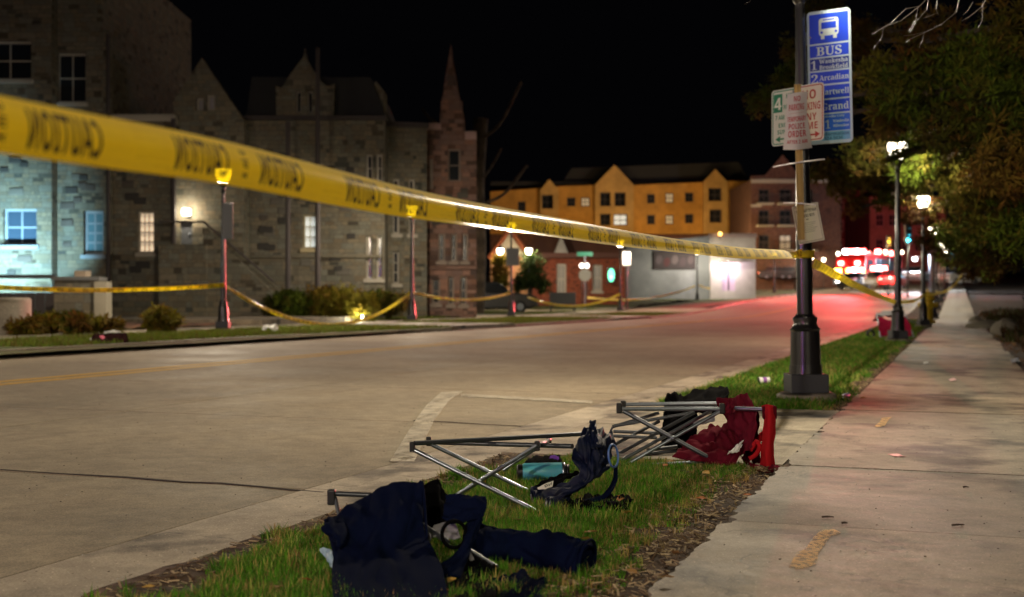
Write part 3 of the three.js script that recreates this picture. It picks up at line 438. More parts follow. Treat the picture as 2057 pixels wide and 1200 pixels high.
{ // brick wing of the apartments with balconies
  const f = bld('apartment_building', 'dark brick apartment wing with balconies behind the bus stop post', 'building', 150), h = [[1524, 380, 1546, 408], [1566, 380, 1590, 408], [1610, 380, 1634, 408], [1524, 422, 1546, 452], [1566, 422, 1590, 452], [1610, 422, 1634, 452], [1524, 472, 1546, 502], [1566, 472, 1590, 502], [1610, 472, 1634, 502]];
  f.wall([[1509, 640], [1690, 640], [1690, 352], [1606, 354], [1573, 311], [1538, 352], [1509, 354]], h, M.brickDark); f.core(1509, 1690, 360, 16, M.brickDark);
  h.forEach((q, i) => { f.win(q, { nx: 2, ny: 2, bar: 0.12, frame: M.darkTrim, sill: false, pane: i === 7 ? M.litDim : M.pane }); if (i > -1) { const [x0, x1, y0] = f.rect(q), b = part('balcony', box(x0 - 0.3, x1 + 0.3, y0 - 0.25, y0 - 0.05, 0.02, 1.4), M.trim, f.o); part('railing', mergeGeometries([box(x0 - 0.3, x1 + 0.3, y0 + 0.9, y0 + 0.98, 1.3, 1.36), ...Array.from({ length: 9 }, (_, k) => box(x0 - 0.28 + k * (x1 - x0 + 0.5) / 8, x0 - 0.24 + k * (x1 - x0 + 0.5) / 8, y0 - 0.05, y0 + 0.9, 1.31, 1.35))]), M.darkTrim, b); } });
  part('string_course', [box(f.X(1509), f.X(1690), f.Y(368), f.Y(360), -0.2, 0.2), box(f.X(1509), f.X(1530), f.Y(416), f.Y(411), -0.1, 0.15)], M.trim, f.o);
}
{ // brick shop with gable
  const f = bld('brick_shop', 'low red brick shop with green lit sign beyond the corner', 'shop', 76), h = [[1118, 530, 1138, 592], [1190, 532, 1210, 585]];
  f.wall([[1060, 640], [1256, 640], [1256, 515], [1060, 515]], h, M.brick); f.core(1060, 1256, 515, 10, M.brick);
  for (const q of h) f.win(q, { nx: 2, ny: 2, frame: stucco([0.6, 0.55, 0.48]), bar: 0.14, pane: std([0.2, 0.2, 0.2], 0.3) });
  part('roof', wallShape([[f.X(1052), f.Y(518)], [f.X(1262), f.Y(518)], [f.X(1240), f.Y(470)], [f.X(1078), f.Y(462)]], [], 6).translate(0, 0, -1), stucco([0.12, 0.045, 0.025]), f.o);
  part('eaves', box(f.X(1052), f.X(1262), f.Y(519), f.Y(509), -0.5, 0.7), std([0.09, 0.035, 0.025], 0.8), f.o);
  part('dormer', wallShape([[f.X(1112), f.Y(512)], [f.X(1142), f.Y(512)], [f.X(1127), f.Y(474)]], [], 1.5).translate(0, 0, 0.3), stucco([0.55, 0.53, 0.5]), f.o);
  const sgn = thing('neon_sign', 'small oval green neon sign in the brick shop window', 'sign', at(1228, 553, 75.5), TH); part('oval_glow', lathe([[0, -0.06], [0.18, -0.05], [0.2, 0], [0.18, 0.05], [0, 0.06]], 20).rotateX(Math.PI / 2).scale(1, 2, 1), glowing([0.06, 0.9, 0.45], 3), sgn); part('core_glow', lathe([[0, -0.07], [0.1, -0.06], [0.11, 0], [0.1, 0.06], [0, 0.075]], 16).rotateX(Math.PI / 2).translate(0, -0.12, 0.02), glowing([0.3, 0.95, 1], 3), sgn); part('casing', rbox(0.5, 0.95, 0.06, 0.02, 0, 0, -0.1), M.blackPaint, sgn);
}
{ // gable end, orange lit
  const f = bld('gabled_house', 'small house with a pale gable over an orange lit brick end', 'house', 74);
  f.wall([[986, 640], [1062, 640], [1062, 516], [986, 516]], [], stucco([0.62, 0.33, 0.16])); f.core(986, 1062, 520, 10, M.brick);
  f.wall([[986, 515], [1062, 515], [1024, 464]], [], stucco([0.66, 0.6, 0.45]), 0.4, 0.01, 'gable');
  part('bargeboard', [rod(V(f.X(982), f.Y(520), 0.25), V(f.X(1024), f.Y(460), 0.25), 0.16, 4), rod(V(f.X(1066), f.Y(520), 0.25), V(f.X(1024), f.Y(460), 0.25), 0.16, 4)], stucco([0.45, 0.13, 0.05]), f.o);
  part('roof', wallShape([[f.X(982), f.Y(517)], [f.X(1066), f.Y(517)], [f.X(1024), f.Y(459)]], [], 9.5).translate(0, 0, -0.4), stucco([0.12, 0.04, 0.02]), f.o);
}
{ // white shop
  const f = bld('white_shop', 'flat roofed shop with grey side wall and bright white front', 'shop', 92), wS = [[1425, 640], [1515, 640], [1515, 478], [1425, 472]], hS = [[1448, 528, 1475, 584]];
  f.wall([[1257, 640], [1425, 640], [1425, 474], [1257, 492]], [], M.greyWall); f.core(1257, 1425, 494, 12, M.greyWall);
  f.wall(wS, hS, M.whiteWall, 0.4, 0.6); part('wall', uvm(box(f.X(1425), f.X(1515) - 0.05, -0.5, f.Y(482), -12, 0.19)), M.whiteWall, f.o);
  const [x0, x1, y0, y1] = f.rect(hS[0]); const d = part('door', box(x0, x1, y0, y1, 0.3, 0.36), std([0.5, 0.4, 0.52], 0.4), f.o); part('mullion', box((x0 + x1) / 2 - 0.05, (x0 + x1) / 2 + 0.05, y0, y1, 0.365, 0.4), M.darkTrim, d);
  part('awning', uvm(box(f.X(1440), f.X(1482), f.Y(528), f.Y(520), 0.62, 1.5)), M.whiteWall, f.o);
  part('parapet', box(f.X(1423), f.X(1517), f.Y(478), f.Y(470), 0.1, 0.75), stucco([0.75, 0.6, 0.6]), f.o);
  const pT = canvasTex(256, 96, (x, w, h) => { x.fillStyle = '#3a3438'; x.fillRect(0, 0, w, h); for (let i = 0; i < 5; i++) { x.fillStyle = ['#544c52', '#4a2a2e', '#5c5356', '#453a40', '#50464a'][i]; x.beginPath(); x.ellipse(30 + i * 50, 48 + (i % 2) * 12, 20, 26, 0.3, 0, 7); x.fill(); } });
  const mu = thing('wall_mural', 'dark banner hung on the grey side wall of the white shop', 'banner', at(1355, 522, 91.9), TH); part('banner', new THREE.PlaneGeometry(f.X(1395) - f.X(1313), 1.3).translate(0, 0, 0.05), new THREE.MeshStandardMaterial({ map: pT, roughness: 0.8 }), mu); part('frame', box((f.X(1313) - f.X(1395)) / 2 - 0.05, (f.X(1395) - f.X(1313)) / 2 + 0.05, -0.7, 0.7, -0.02, 0.03), M.darkTrim, mu);
  const W = thing('soffit_lamp', 'white lamp strip under the awning of the white shop', 'lamp', at(1461, 530, 90.8), TH); part('lamp_strip', rbox(0.44, 0.1, 0.1, 0.03), glowing([1, 0.8, 0.85], 3), W); pointLight(W, V(0, 0, 0), [1, 0.75, 0.82], 22, 3); part('housing', box(-0.6, 0.6, 0.06, 0.12, -0.1, 0.1), M.darkTrim, W);
  const O = thing('roof_lamp', 'small orange lamp on the roof edge of the white shop', 'lamp', at(1447, 470, 91), TH); part('lamp_globe', new THREE.SphereGeometry(0.14, 12, 8), glowing([1, 0.5, 0.12], 6), O); part('lamp_stem', rod(V(0, -0.4, 0), V(0, -0.1, 0), 0.03, 6), M.darkTrim, O);
}
{ // far blocks at the end of the street
  const f = bld('far_building', 'far dark brick block at the end of the street glowing red', 'building', 230), h = []; for (let r = 0; r < 3; r++) for (let c = 0; c < 7; c++) h.push([1662 + c * 22, 405 + r * 38, 1674 + c * 22, 428 + r * 38]);
  f.wall([[1640, 640], [1826, 640], [1826, 385], [1640, 378]], h, M.brickDark); f.core(1640, 1826, 388, 20, M.brickDark); h.forEach((q, i) => f.win(q, { nx: 1, ny: 2, bar: 0.16, frame: M.trim, sill: false, pane: i === 6 || i === 12 ? M.litDim : M.pane }));
  const g = bld('far_building', 'far pale tan block behind the street light, right of the red block', 'building', 210), k = []; for (let r = 0; r < 2; r++) for (let c = 0; c < 4; c++) k.push([1760 + c * 26, 430 + r * 50, 1776 + c * 26, 455 + r * 50]);
  g.wall([[1748, 640], [1900, 640], [1900, 395], [1748, 395]], k, stucco([0.4, 0.3, 0.2])); g.core(1748, 1900, 398, 15, M.brickDark); k.forEach((q) => g.win(q, { nx: 2, bar: 0.14, frame: M.trim, sill: false }));
}
// walls and low things before the buildings
{
  const f = bld('stone_wall', 'low stone retaining wall with pale end pier behind the planting bed', 'wall', 31);
  part('wall_body', uvm(box(f.X(108), f.X(198), -0.3, f.Y(562), -0.5, 0)), M.stone, f.o); part('pier', uvm(box(f.X(190), f.X(214), -0.3, f.Y(566), -0.4, 0.06)), stucco([0.5, 0.45, 0.34]), f.o); part('cap', rbox(f.X(200) - f.X(106), 0.1, 0.62, 0.02, (f.X(200) + f.X(106)) / 2, f.Y(560), -0.25), stucco([0.2, 0.2, 0.2]), f.o);
  part('step_block', rbox(0.3, 0.2, 0.4, 0.02, f.X(160), f.Y(556) + 0.05, -0.2), stucco([0.5, 0.4, 0.3]), f.o);
  const g = bld('dark_fence', 'dark board fence at the left edge behind the tape', 'fence', 33); for (let i = 0; i < 14; i++) part('board', rbox(0.24, 1.05, 0.03, 0.005, g.X(-90) + i * 0.25, 0.45, 0), M.darkTrim, g.o); part('rail', box(g.X(-95), g.X(112), g.Y(560), g.Y(552), -0.06, 0.07), stucco([0.1, 0.11, 0.12]), g.o);
  const c = thing('planter_pad', 'round pale concrete pad at the left edge of the planting bed', 'concrete pad', at(-40, 625, 26).setY(0)); part('slab', toCreasedNormals(lathe([[0, 0.84], [0.95, 0.84], [1.0, 0.8], [1.0, 0.2], [1.03, -0.1]], 40), 0.6), M.concrete, c);
}
// ---------------------------------------------------------------- trees and shrubs
function leafClump(n, size, s, w = 0.35) {
  const pos = [], idx = [];
  for (let i = 0; i < n; i++) {
    const u = hash(i, 1, s) * 6.283, c = hash(i, 2, s) * 2 - 1, r = 0.45 + 0.6 * hash(i, 3, s), d = V(Math.sqrt(1 - c * c) * Math.cos(u), c, Math.sqrt(1 - c * c) * Math.sin(u)), b = d.clone().multiplyScalar(size * 0.3 * r), t = d.clone().add(V(hash(i, 4, s) - 0.5, hash(i, 5, s) - 0.6, hash(i, 6, s) - 0.5)).normalize(), sd = t.clone().cross(V(hash(i, 7, s) - 0.5, 1, hash(i, 8, s) - 0.5)).normalize().multiplyScalar(size * w * 0.5), m = b.clone().addScaledVector(t, size * 0.45 * r), e = b.clone().addScaledVector(t, size * r), k = pos.length / 3;
    for (const q of [b, m.clone().add(sd), e, m.clone().sub(sd)]) pos.push(q.x, q.y, q.z); idx.push(k, k + 1, k + 2, k, k + 2, k + 3);
  }
  const g = new THREE.BufferGeometry(); g.setAttribute('position', new THREE.Float32BufferAttribute(pos, 3)); g.setIndex(idx); g.computeVertexNormals(); return g;
}
M.leaf = new THREE.MeshPhysicalMaterial({ color: col(0.95, 0.95, 0.8), roughness: 0.9, transmission: 0.22, thickness: 0, specularIntensity: 0.12, side: THREE.DoubleSide });
const greens = () => { const g = rr(0.5, 1.9), t = rnd(); return t < 0.55 ? col(0.042 * g, 0.062 * g, 0.006 * g) : t < 0.85 ? col(0.066 * g, 0.05 * g, 0.008 * g) : col(0.09 * g, 0.04 * g, 0.01 * g); };
const yellows = () => { const g = rr(0.6, 1.3); return rnd() < 0.7 ? col(0.15 * g, 0.13 * g, 0.014 * g) : col(0.16 * g, 0.07 * g, 0.016 * g); };
function crown(parent, geo, blobs, density, colour, scale = 1) {   // blobs [Vector3, radius] in the parent's own axes
  const L = []; for (const [c, r] of blobs) { const base = colour(), n = Math.round(density * r * r); for (let i = 0; i < n; i++) { const u = rnd() * 6.283, q = rnd() * 2 - 1, k = r * Math.pow(rnd(), 0.4) * (0.8 + 0.35 * rnd()); L.push([c.x + k * Math.sqrt(1 - q * q) * Math.cos(u), c.y + k * q * 0.8, c.z + k * Math.sqrt(1 - q * q) * Math.sin(u), rnd() * 6.28, scale * rr(0.6, 1.3), colour().lerp(base, 0.6), rr(-1, 1)]); } }
  const o = new THREE.InstancedMesh(geo, M.leaf, L.length), m = new THREE.Matrix4(), q = new THREE.Quaternion(), e = new THREE.Euler();
  L.forEach(([x, y, z, t, s, c, ti], i) => { m.compose(V(x, y, z), q.setFromEuler(e.set(ti, t, ti * 0.7)), V(s, s, s)); o.setMatrixAt(i, m); o.setColorAt(i, c); }); o.name = 'crown'; o.userData.kind = 'stuff'; parent.add(o); return o;
}
const clumpA = leafClump(12, 0.2, 5), clumpN = leafClump(20, 0.17, 9, 0.16), clumpS = leafClump(14, 0.16, 13);
function tree(label, base, trunkH, r, blobsPx, density, colour, geo, extra = []) {
  const o = thing('tree', label, 'tree', base), loc = (p) => p.clone().sub(base), blobs = blobsPx.map(([x, y, d, R]) => [loc(at(x, y, d)), R / F * d]).concat(extra);
  part('trunk', uvm(new THREE.TubeGeometry(new THREE.CatmullRomCurve3([V(0, -0.2, 0), V(0.06, trunkH * 0.4, 0.05), V(-0.1, trunkH * 0.75, 0), V(-0.15, trunkH, 0.1)]), 12, r, 10)), M.bark, o);
  const fork = V(-0.1, trunkH * 0.7, 0);
  for (const [c, R] of blobs) { const mid = fork.clone().lerp(c, 0.55).add(V(rr(-0.3, 0.3), rr(0.1, 0.6), rr(-0.3, 0.3))); part('limb', uvm(pipe([fork.clone().add(V(0, rr(-0.6, 0.6), 0)), mid, c], Math.max(0.03, r * 0.22), 6, 10)), M.bark, o); }
  crown(o, geo, blobs, density, colour); return o;
}
seed = 301;
const gnd = (x, a) => V(x, elev(a) - 0.02, -a);
tree('broad dark tree whose crown fills the upper right corner', gnd(5.2, 17), 5.5, 0.22, [[1850, 190, 17, 95], [1940, 260, 16.5, 90], [2030, 180, 16, 100], [2040, 330, 16, 95], [1950, 130, 16.5, 80], [2060, 60, 16, 90], [1860, 80, 17, 70], [1780, 150, 18, 60], [1790, 240, 18.5, 45], [2110, 260, 16, 120], [1990, 420, 17, 70], [2060, 460, 16.5, 80]], 430, greens, clumpN);
tree('second dark tree reaching over the sidewalk behind the bus sign', gnd(3.8, 26), 6, 0.24, [[1740, 310, 25, 50], [1800, 260, 25, 60], [1850, 340, 24.5, 65], [1930, 370, 24, 70], [1720, 80, 26, 60], [1660, 40, 27, 60], [1590, 170, 26, 55], [1530, 205, 27, 38], [1620, 100, 27, 50], [1940, 470, 24, 60], [2010, 520, 24, 50], [1600, 250, 28, 35], [1700, 180, 28, 60], [1815, 305, 22.6, 30], [1780, 320, 22.8, 20], [1840, 285, 22.6, 24]], 330, greens, clumpN);
tree('third tree farther along the near sidewalk with browner leaves', gnd(3.6, 39), 6, 0.24, [[1660, 350, 38, 38], [1700, 370, 38, 42], [1750, 350, 37, 42], [1790, 390, 37, 38], [1850, 420, 36, 40], [1890, 480, 36, 46], [1950, 520, 35, 44], [1840, 370, 36, 40], [1720, 420, 38, 26]], 170, () => (rnd() < 0.5 ? greens() : col(0.1, 0.055, 0.02)), clumpA);
tree('fourth tree at the far right beyond the hydrant', gnd(4, 58), 6, 0.24, [[1960, 470, 54, 30], [1930, 530, 54, 24], [1985, 540, 53, 30], [1900, 520, 55, 18], [2040, 500, 52, 40]], 120, greens, clumpA);
{ // bare twigs hanging into the top right corner
  const o = thing('bare_tree', 'leafless tree whose lit twigs hang into the top right corner', 'tree', gnd(3.4, 9)), loc = (x, y, d) => at(x, y, d).sub(o.position);
  part('trunk', uvm(pipe([V(0, -0.2, 0), V(0.1, 1.6, 0.1), V(-0.05, 3, 0), V(-0.3, 4.6, 0.2)], 0.11, 10, 16)), M.bark, o);
  M.twig = std([0.12, 0.1, 0.08], 0.55);
  const T = (pts, r, n = 'branch') => { const P = pts.map((p) => loc(...p)); part(n, P.slice(1).map((q, i) => rod(P[i], q, r * 0.48 * (1 - i * 0.12), 6, r * 0.48 * (0.88 - i * 0.12))), M.twig, o); };
  part('limb', uvm(pipe([V(-0.2, 3.6, 0.1), loc(2160, -120, 9), loc(2000, -60, 8.6), loc(1930, -14, 8.4)], 0.03, 8, 20)), M.bark, o);
  T([[1930, -14, 8.4], [1922, 24, 8.35], [1892, 49, 8.3], [1857, 66, 8.3], [1828, 79, 8.25], [1820, 86, 8.25]], 0.008); T([[1857, 66, 8.3], [1854, 80, 8.3], [1847, 95, 8.3]], 0.004, 'twig'); T([[1892, 49, 8.3], [1866, 62, 8.25], [1835, 70, 8.2], [1815, 72, 8.2]], 0.0035, 'twig');
  part('limb', uvm(pipe([V(-0.2, 3.8, 0.1), loc(2100, -160, 9), loc(1960, -80, 8.9), loc(1880, -20, 8.8)], 0.028, 8, 20)), M.bark, o);
  T([[1880, -20, 8.8], [1848, 12, 8.75], [1810, 42, 8.7], [1775, 55, 8.7], [1752, 70, 8.7]], 0.0065); T([[1775, 55, 8.7], [1772, 75, 8.7], [1755, 98, 8.7]], 0.004, 'twig'); T([[1868, -10, 8.8], [1862, 20, 8.75], [1842, 42, 8.7], [1828, 66, 8.7]], 0.0045, 'twig'); T([[1845, 14, 8.75], [1840, 40, 8.75], [1826, 62, 8.75]], 0.0035, 'twig'); T([[1848, 12, 8.75], [1820, 18, 8.75], [1790, 46, 8.75], [1770, 58, 8.7]], 0.0035, 'twig');
  T([[1990, -14, 8.6], [1972, 14, 8.6], [1950, 32, 8.55], [1933, 42, 8.55]], 0.005, 'twig'); T([[1975, 10, 8.6], [1974, 40, 8.6], [1966, 58, 8.6]], 0.0035, 'twig'); T([[1955, 4, 8.6], [1944, 22, 8.6], [1935, 30, 8.6]], 0.003, 'twig');
  T([[1885, -14, 8.8], [1881, 20, 8.75], [1886, 30, 8.75]], 0.004, 'twig'); T([[1884, 26, 8.75], [1866, 33, 8.75], [1855, 37, 8.75]], 0.003, 'twig'); T([[1512, -8, 8.9], [1506, 4, 8.9], [1496, 8, 8.9]], 0.003, 'twig');
}
function shrub(name, label, cat, p, r, h, colour, n, group, geo = clumpS) {
  const o = thing(name, label, cat, p, 0, group), b = []; for (let i = 0; i < 4; i++) b.push([V(rr(-r, r) * 0.5, h * (0.35 + 0.3 * rnd()), rr(-r, r) * 0.5), r * rr(0.5, 0.8)]);
  part('stem', [rod(V(0, -0.1, 0), V(0.05, h * 0.5, 0), 0.02, 5), rod(V(0, -0.1, 0), V(-0.08, h * 0.45, 0.05), 0.018, 5), rod(V(0, -0.1, 0), V(0.02, h * 0.4, -0.1), 0.015, 5)], M.bark, o); crown(o, geo, b, n, colour); return o;
}
[[40, 648, 25.2, 0.42], [95, 640, 26.2, 0.4], [150, 655, 25.4, 0.45], [215, 652, 26, 0.4], [70, 610, 29, 0.42], [108, 616, 29, 0.4], [150, 622, 28.5, 0.45], [185, 636, 27, 0.42]].forEach(([x, y, d, r], i) => { const p = at(x, y + 14, d); p.y = LEFT; shrub('bed_shrub', ['yellow green shrub nearest the left edge of the planting bed', 'yellow green shrub second from the left along the bed front', 'large yellow green shrub mid bed above the kerbside bag', 'rust tinged shrub at the right front of the bed', 'shrub beside the round concrete pad', 'shrub just right of the round concrete pad', 'shrub before the low stone wall', 'shrub before the pale wall pier'][i], 'shrub', p, r * 0.8, 0.4, rnd() < 0.45 ? greens : yellows, 520, 'shrubs of the planting bed'); });
{ const p = at(325, 648, 27); p.y = LEFT; shrub('bed_shrub', 'bright clump of ornamental grass at the right end of the bed', 'shrub', p.add(V(0, 0, 0)), 0.45, 0.6, yellows, 900, 'shrubs of the planting bed'); }
{ const p = at(165, 560, 33); p.y = 0.1; shrub('bed_shrub', 'dark rounded bush above the low stone wall', 'shrub', p, 0.55, 1.5, () => col(0.02, 0.035, 0.015), 900); }
{ const m = soilSheet(-24, -18.3, 22, 30, LEFT + 0.06, 0.16, 14, 20, new THREE.MeshStandardMaterial({ map: soilT, roughness: 1, color: col(1.3, 0.8, 0.5) }), 'mulch'); }
[[640, 630, 41.5, 0.6, yellows, 'rusty bush left of the floodlit shrub'], [690, 632, 41, 0.6, yellows, 'dark yellow bush beside the floodlit shrub'], [600, 625, 41.5, 0.7, greens, 'dark bush at the foot of the stairs'], [720, 636, 40, 0.45, yellows, 'bright floodlit shrub before the hall'], [780, 622, 43, 0.6, greens, 'dark bush before the canted corner bay']].forEach(([x, y, d, r, c, l]) => { const p = at(x, y, d); p.y = LEFT; shrub('lawn_shrub', l, 'shrub', p, r * 1.3, 1.1, c, 500); });
{ const p = at(735, 634, 39.4); p.y = LEFT; const o = thing('ground_floodlight', 'small white ground floodlight shining on a shrub', 'floodlight', p, TH); part('housing', rbox(0.2, 0.16, 0.16, 0.03, 0, 0.14, 0), M.blackPaint, o); part('lamp_face', rbox(0.15, 0.12, 0.02, 0.01).rotateY(-1.2).translate(-0.11, 0.16, 0.06), glowing([0.8, 0.9, 1], 5), o); part('stake', rod(V(0, -0.1, 0), V(0, 0.1, 0), 0.02, 6), M.blackPaint, o); pointLight(o, V(-0.28, 0.22, 0.1), [1, 0.95, 0.7], 5, 2); }
// columnar tree and dark round tree before the brick shop
{ const p = at(1005, 612, 70); p.y = 0.2; const o = thing('columnar_shrub', 'slim yellow green columnar shrub before the orange gable end', 'shrub', p); part('trunk', rod(V(0, -0.2, 0), V(0, 1.6, 0), 0.07, 8), M.bark, o); crown(o, clumpA, [[V(0, 1.6, 0), 0.5], [V(0, 2.2, 0), 0.5], [V(0, 2.8, 0), 0.4]], 500, yellows); }
{ const p = at(1066, 614, 70); p.y = 0.2; const o = thing('tree', 'small dark round tree between the gable end and the brick shop', 'tree', p); part('trunk', rod(V(0, -0.2, 0), V(0, 1.6, 0), 0.1, 8), M.bark, o); crown(o, clumpA, [[V(0, 1.8, 0), 0.9], [V(0.1, 2.6, 0), 0.75], [V(-0.5, 1.4, 0.1), 0.6], [V(0.6, 1.4, 0), 0.6]], 260, () => col(0.03, 0.05, 0.015)); }
{ const p = at(958, 630, 58); p.y = 0.2; const o = thing('tree', 'dark leafless street tree right of the reddish tower', 'tree', p); part('trunk', uvm(pipe([V(0, -0.2, 0), V(0.1, 3, 0), V(0.05, 6, 0.1), V(0.2, 9, 0)], 0.34, 10, 16)), M.bark, o); for (let i = 0; i < 14; i++) { const y = rr(4, 8.5), a = rnd() * 6.28, L = rr(1.5, 3.5); part('branch', pipe([V(0.1, y, 0), V(Math.cos(a) * L * 0.5, y + rr(0.4, 1), Math.sin(a) * L * 0.5), V(Math.cos(a) * L, y + rr(0.8, 2.4), Math.sin(a) * L)], rr(0.03, 0.08), 6, 10), M.bark, o); } }
{ // hedge and stones on the right
  const h = thing('hedge', 'dark clipped hedge right of the far sidewalk', 'hedge', gnd(3.4, 42)); const b = []; for (let i = 0; i < 16; i++) b.push([V(-0.6 + i * 0.62, rr(0.4, 1.1), rr(-7, 7)), rr(0.7, 1.0)]); part('stem', Array.from({ length: 6 }, (_, i) => rod(V(0, -0.1, -5 + i * 2), V(0.1, 0.6, -5 + i * 2), 0.04, 5)), M.bark, h); crown(h, clumpA, b, 220, () => col(0.03, 0.025, 0.012));
  const rock = (label, p, s, sd) => { const g = new THREE.IcosahedronGeometry(1, 4), q = g.attributes.position; for (let i = 0; i < q.count; i++) { const x = q.getX(i), y = q.getY(i), z = q.getZ(i), k = 0.8 + 0.35 * fbm((x + 2) * 0.11 + sd, (y + z + 4) * 0.09, 32, 3, sd); q.setXYZ(i, x * k * s[0], Math.max(-0.3, y * k) * s[1], z * k * s[2]); } g.computeVertexNormals(); const o = thing('boulder', label, 'boulder', p, rr(0, 3)); part('rock', uvm(toCreasedNormals(g, 0.7)), stucco([0.4, 0.36, 0.28]), o); };
  rock('pale boulder at the right edge beside the sidewalk mulch', at(2022, 672, 29).setY(0), [0.42, 0.36, 0.34], 3); rock('flat grey stone behind the pale boulder', at(1985, 640, 35).setY(0), [0.6, 0.22, 0.4], 7); rock('small dark stone left of the flat grey stone', at(1960, 628, 44).setY(0), [0.25, 0.2, 0.25], 9);
}
// ---------------------------------------------------------------- vehicles, signals and street furniture
function wheel(parent, x, y, z, r, w = 0.22) { const t = part('wheel', new THREE.TorusGeometry(r * 0.76, r * 0.24, 8, 20).scale(1, 1, w / (r * 0.48)).translate(x, y, z), M.blackPlastic, parent); part('rim', new THREE.CylinderGeometry(r * 0.56, r * 0.56, w * 0.8, 14).rotateX(Math.PI / 2).translate(x, y, z), M.steel, t); }
const extr = (pts, w, b = 0.04) => new THREE.ExtrudeGeometry(new THREE.Shape(pts.map(([x, y]) => new THREE.Vector2(x, y))), { depth: w - 2 * b, bevelEnabled: true, bevelThickness: b, bevelSize: b, bevelSegments: 2 }).translate(0, 0, -(w - 2 * b) / 2);
const headM = glowing([1, 0.9, 0.8], 16), tailM = glowing([1, 0.06, 0.04], 4), ambM = glowing([1, 0.6, 0.08], 14), redM = glowing([1, 0.09, 0.08], 30), blueM = glowing([0.15, 0.25, 1], 6), whiteM = glowing([1, 0.8, 0.85], 16);
function car(label, p, turn, c, { tails = false, heads = false, group } = {}) {   // nose towards +x
  const o = thing('parked_car', label, 'car', p, turn, group), paint = new THREE.MeshPhysicalMaterial({ color: col(...c), roughness: 0.35, clearcoat: 0.8, clearcoatRoughness: 0.15 });
  part('body', extr([[-2.2, 0.35], [-1.75, 0.28], [1.9, 0.28], [2.2, 0.4], [2.22, 0.72], [1.9, 0.86], [0.95, 0.95], [-1.7, 1.0], [-2.2, 0.92]], 1.76, 0.07), paint, o);
  part('cabin', extr([[-1.7, 1.0], [1.0, 0.96], [0.35, 1.42], [-1.1, 1.46]], 1.5, 0.08), M.glass, o); part('roof', extr([[-1.15, 1.46], [0.38, 1.42], [0.3, 1.5], [-1.05, 1.53]], 1.44, 0.03), paint, o);
  for (const x of [-1.35, 1.4]) for (const z of [-0.8, 0.8]) wheel(o, x, 0.32, z, 0.32);
  for (const z of [-0.65, 0.65]) { part('headlight', rbox(0.08, 0.14, 0.34, 0.03, 2.26, 0.66, z), heads ? headM : M.steel, o); part('tail_light', rbox(0.08, 0.16, 0.3, 0.03, -2.26, 0.8, z), tails ? tailM : std([0.2, 0.01, 0.01], 0.3), o); }
  part('bumper', [rbox(0.1, 0.16, 1.6, 0.03, 2.27, 0.42, 0), rbox(0.1, 0.16, 1.6, 0.03, -2.28, 0.42, 0)], M.blackPlastic, o); for (const z of [-0.96, 0.96]) part('mirror', rbox(0.14, 0.12, 0.16, 0.03, 0.75, 1.02, z), paint, o); return o;
}
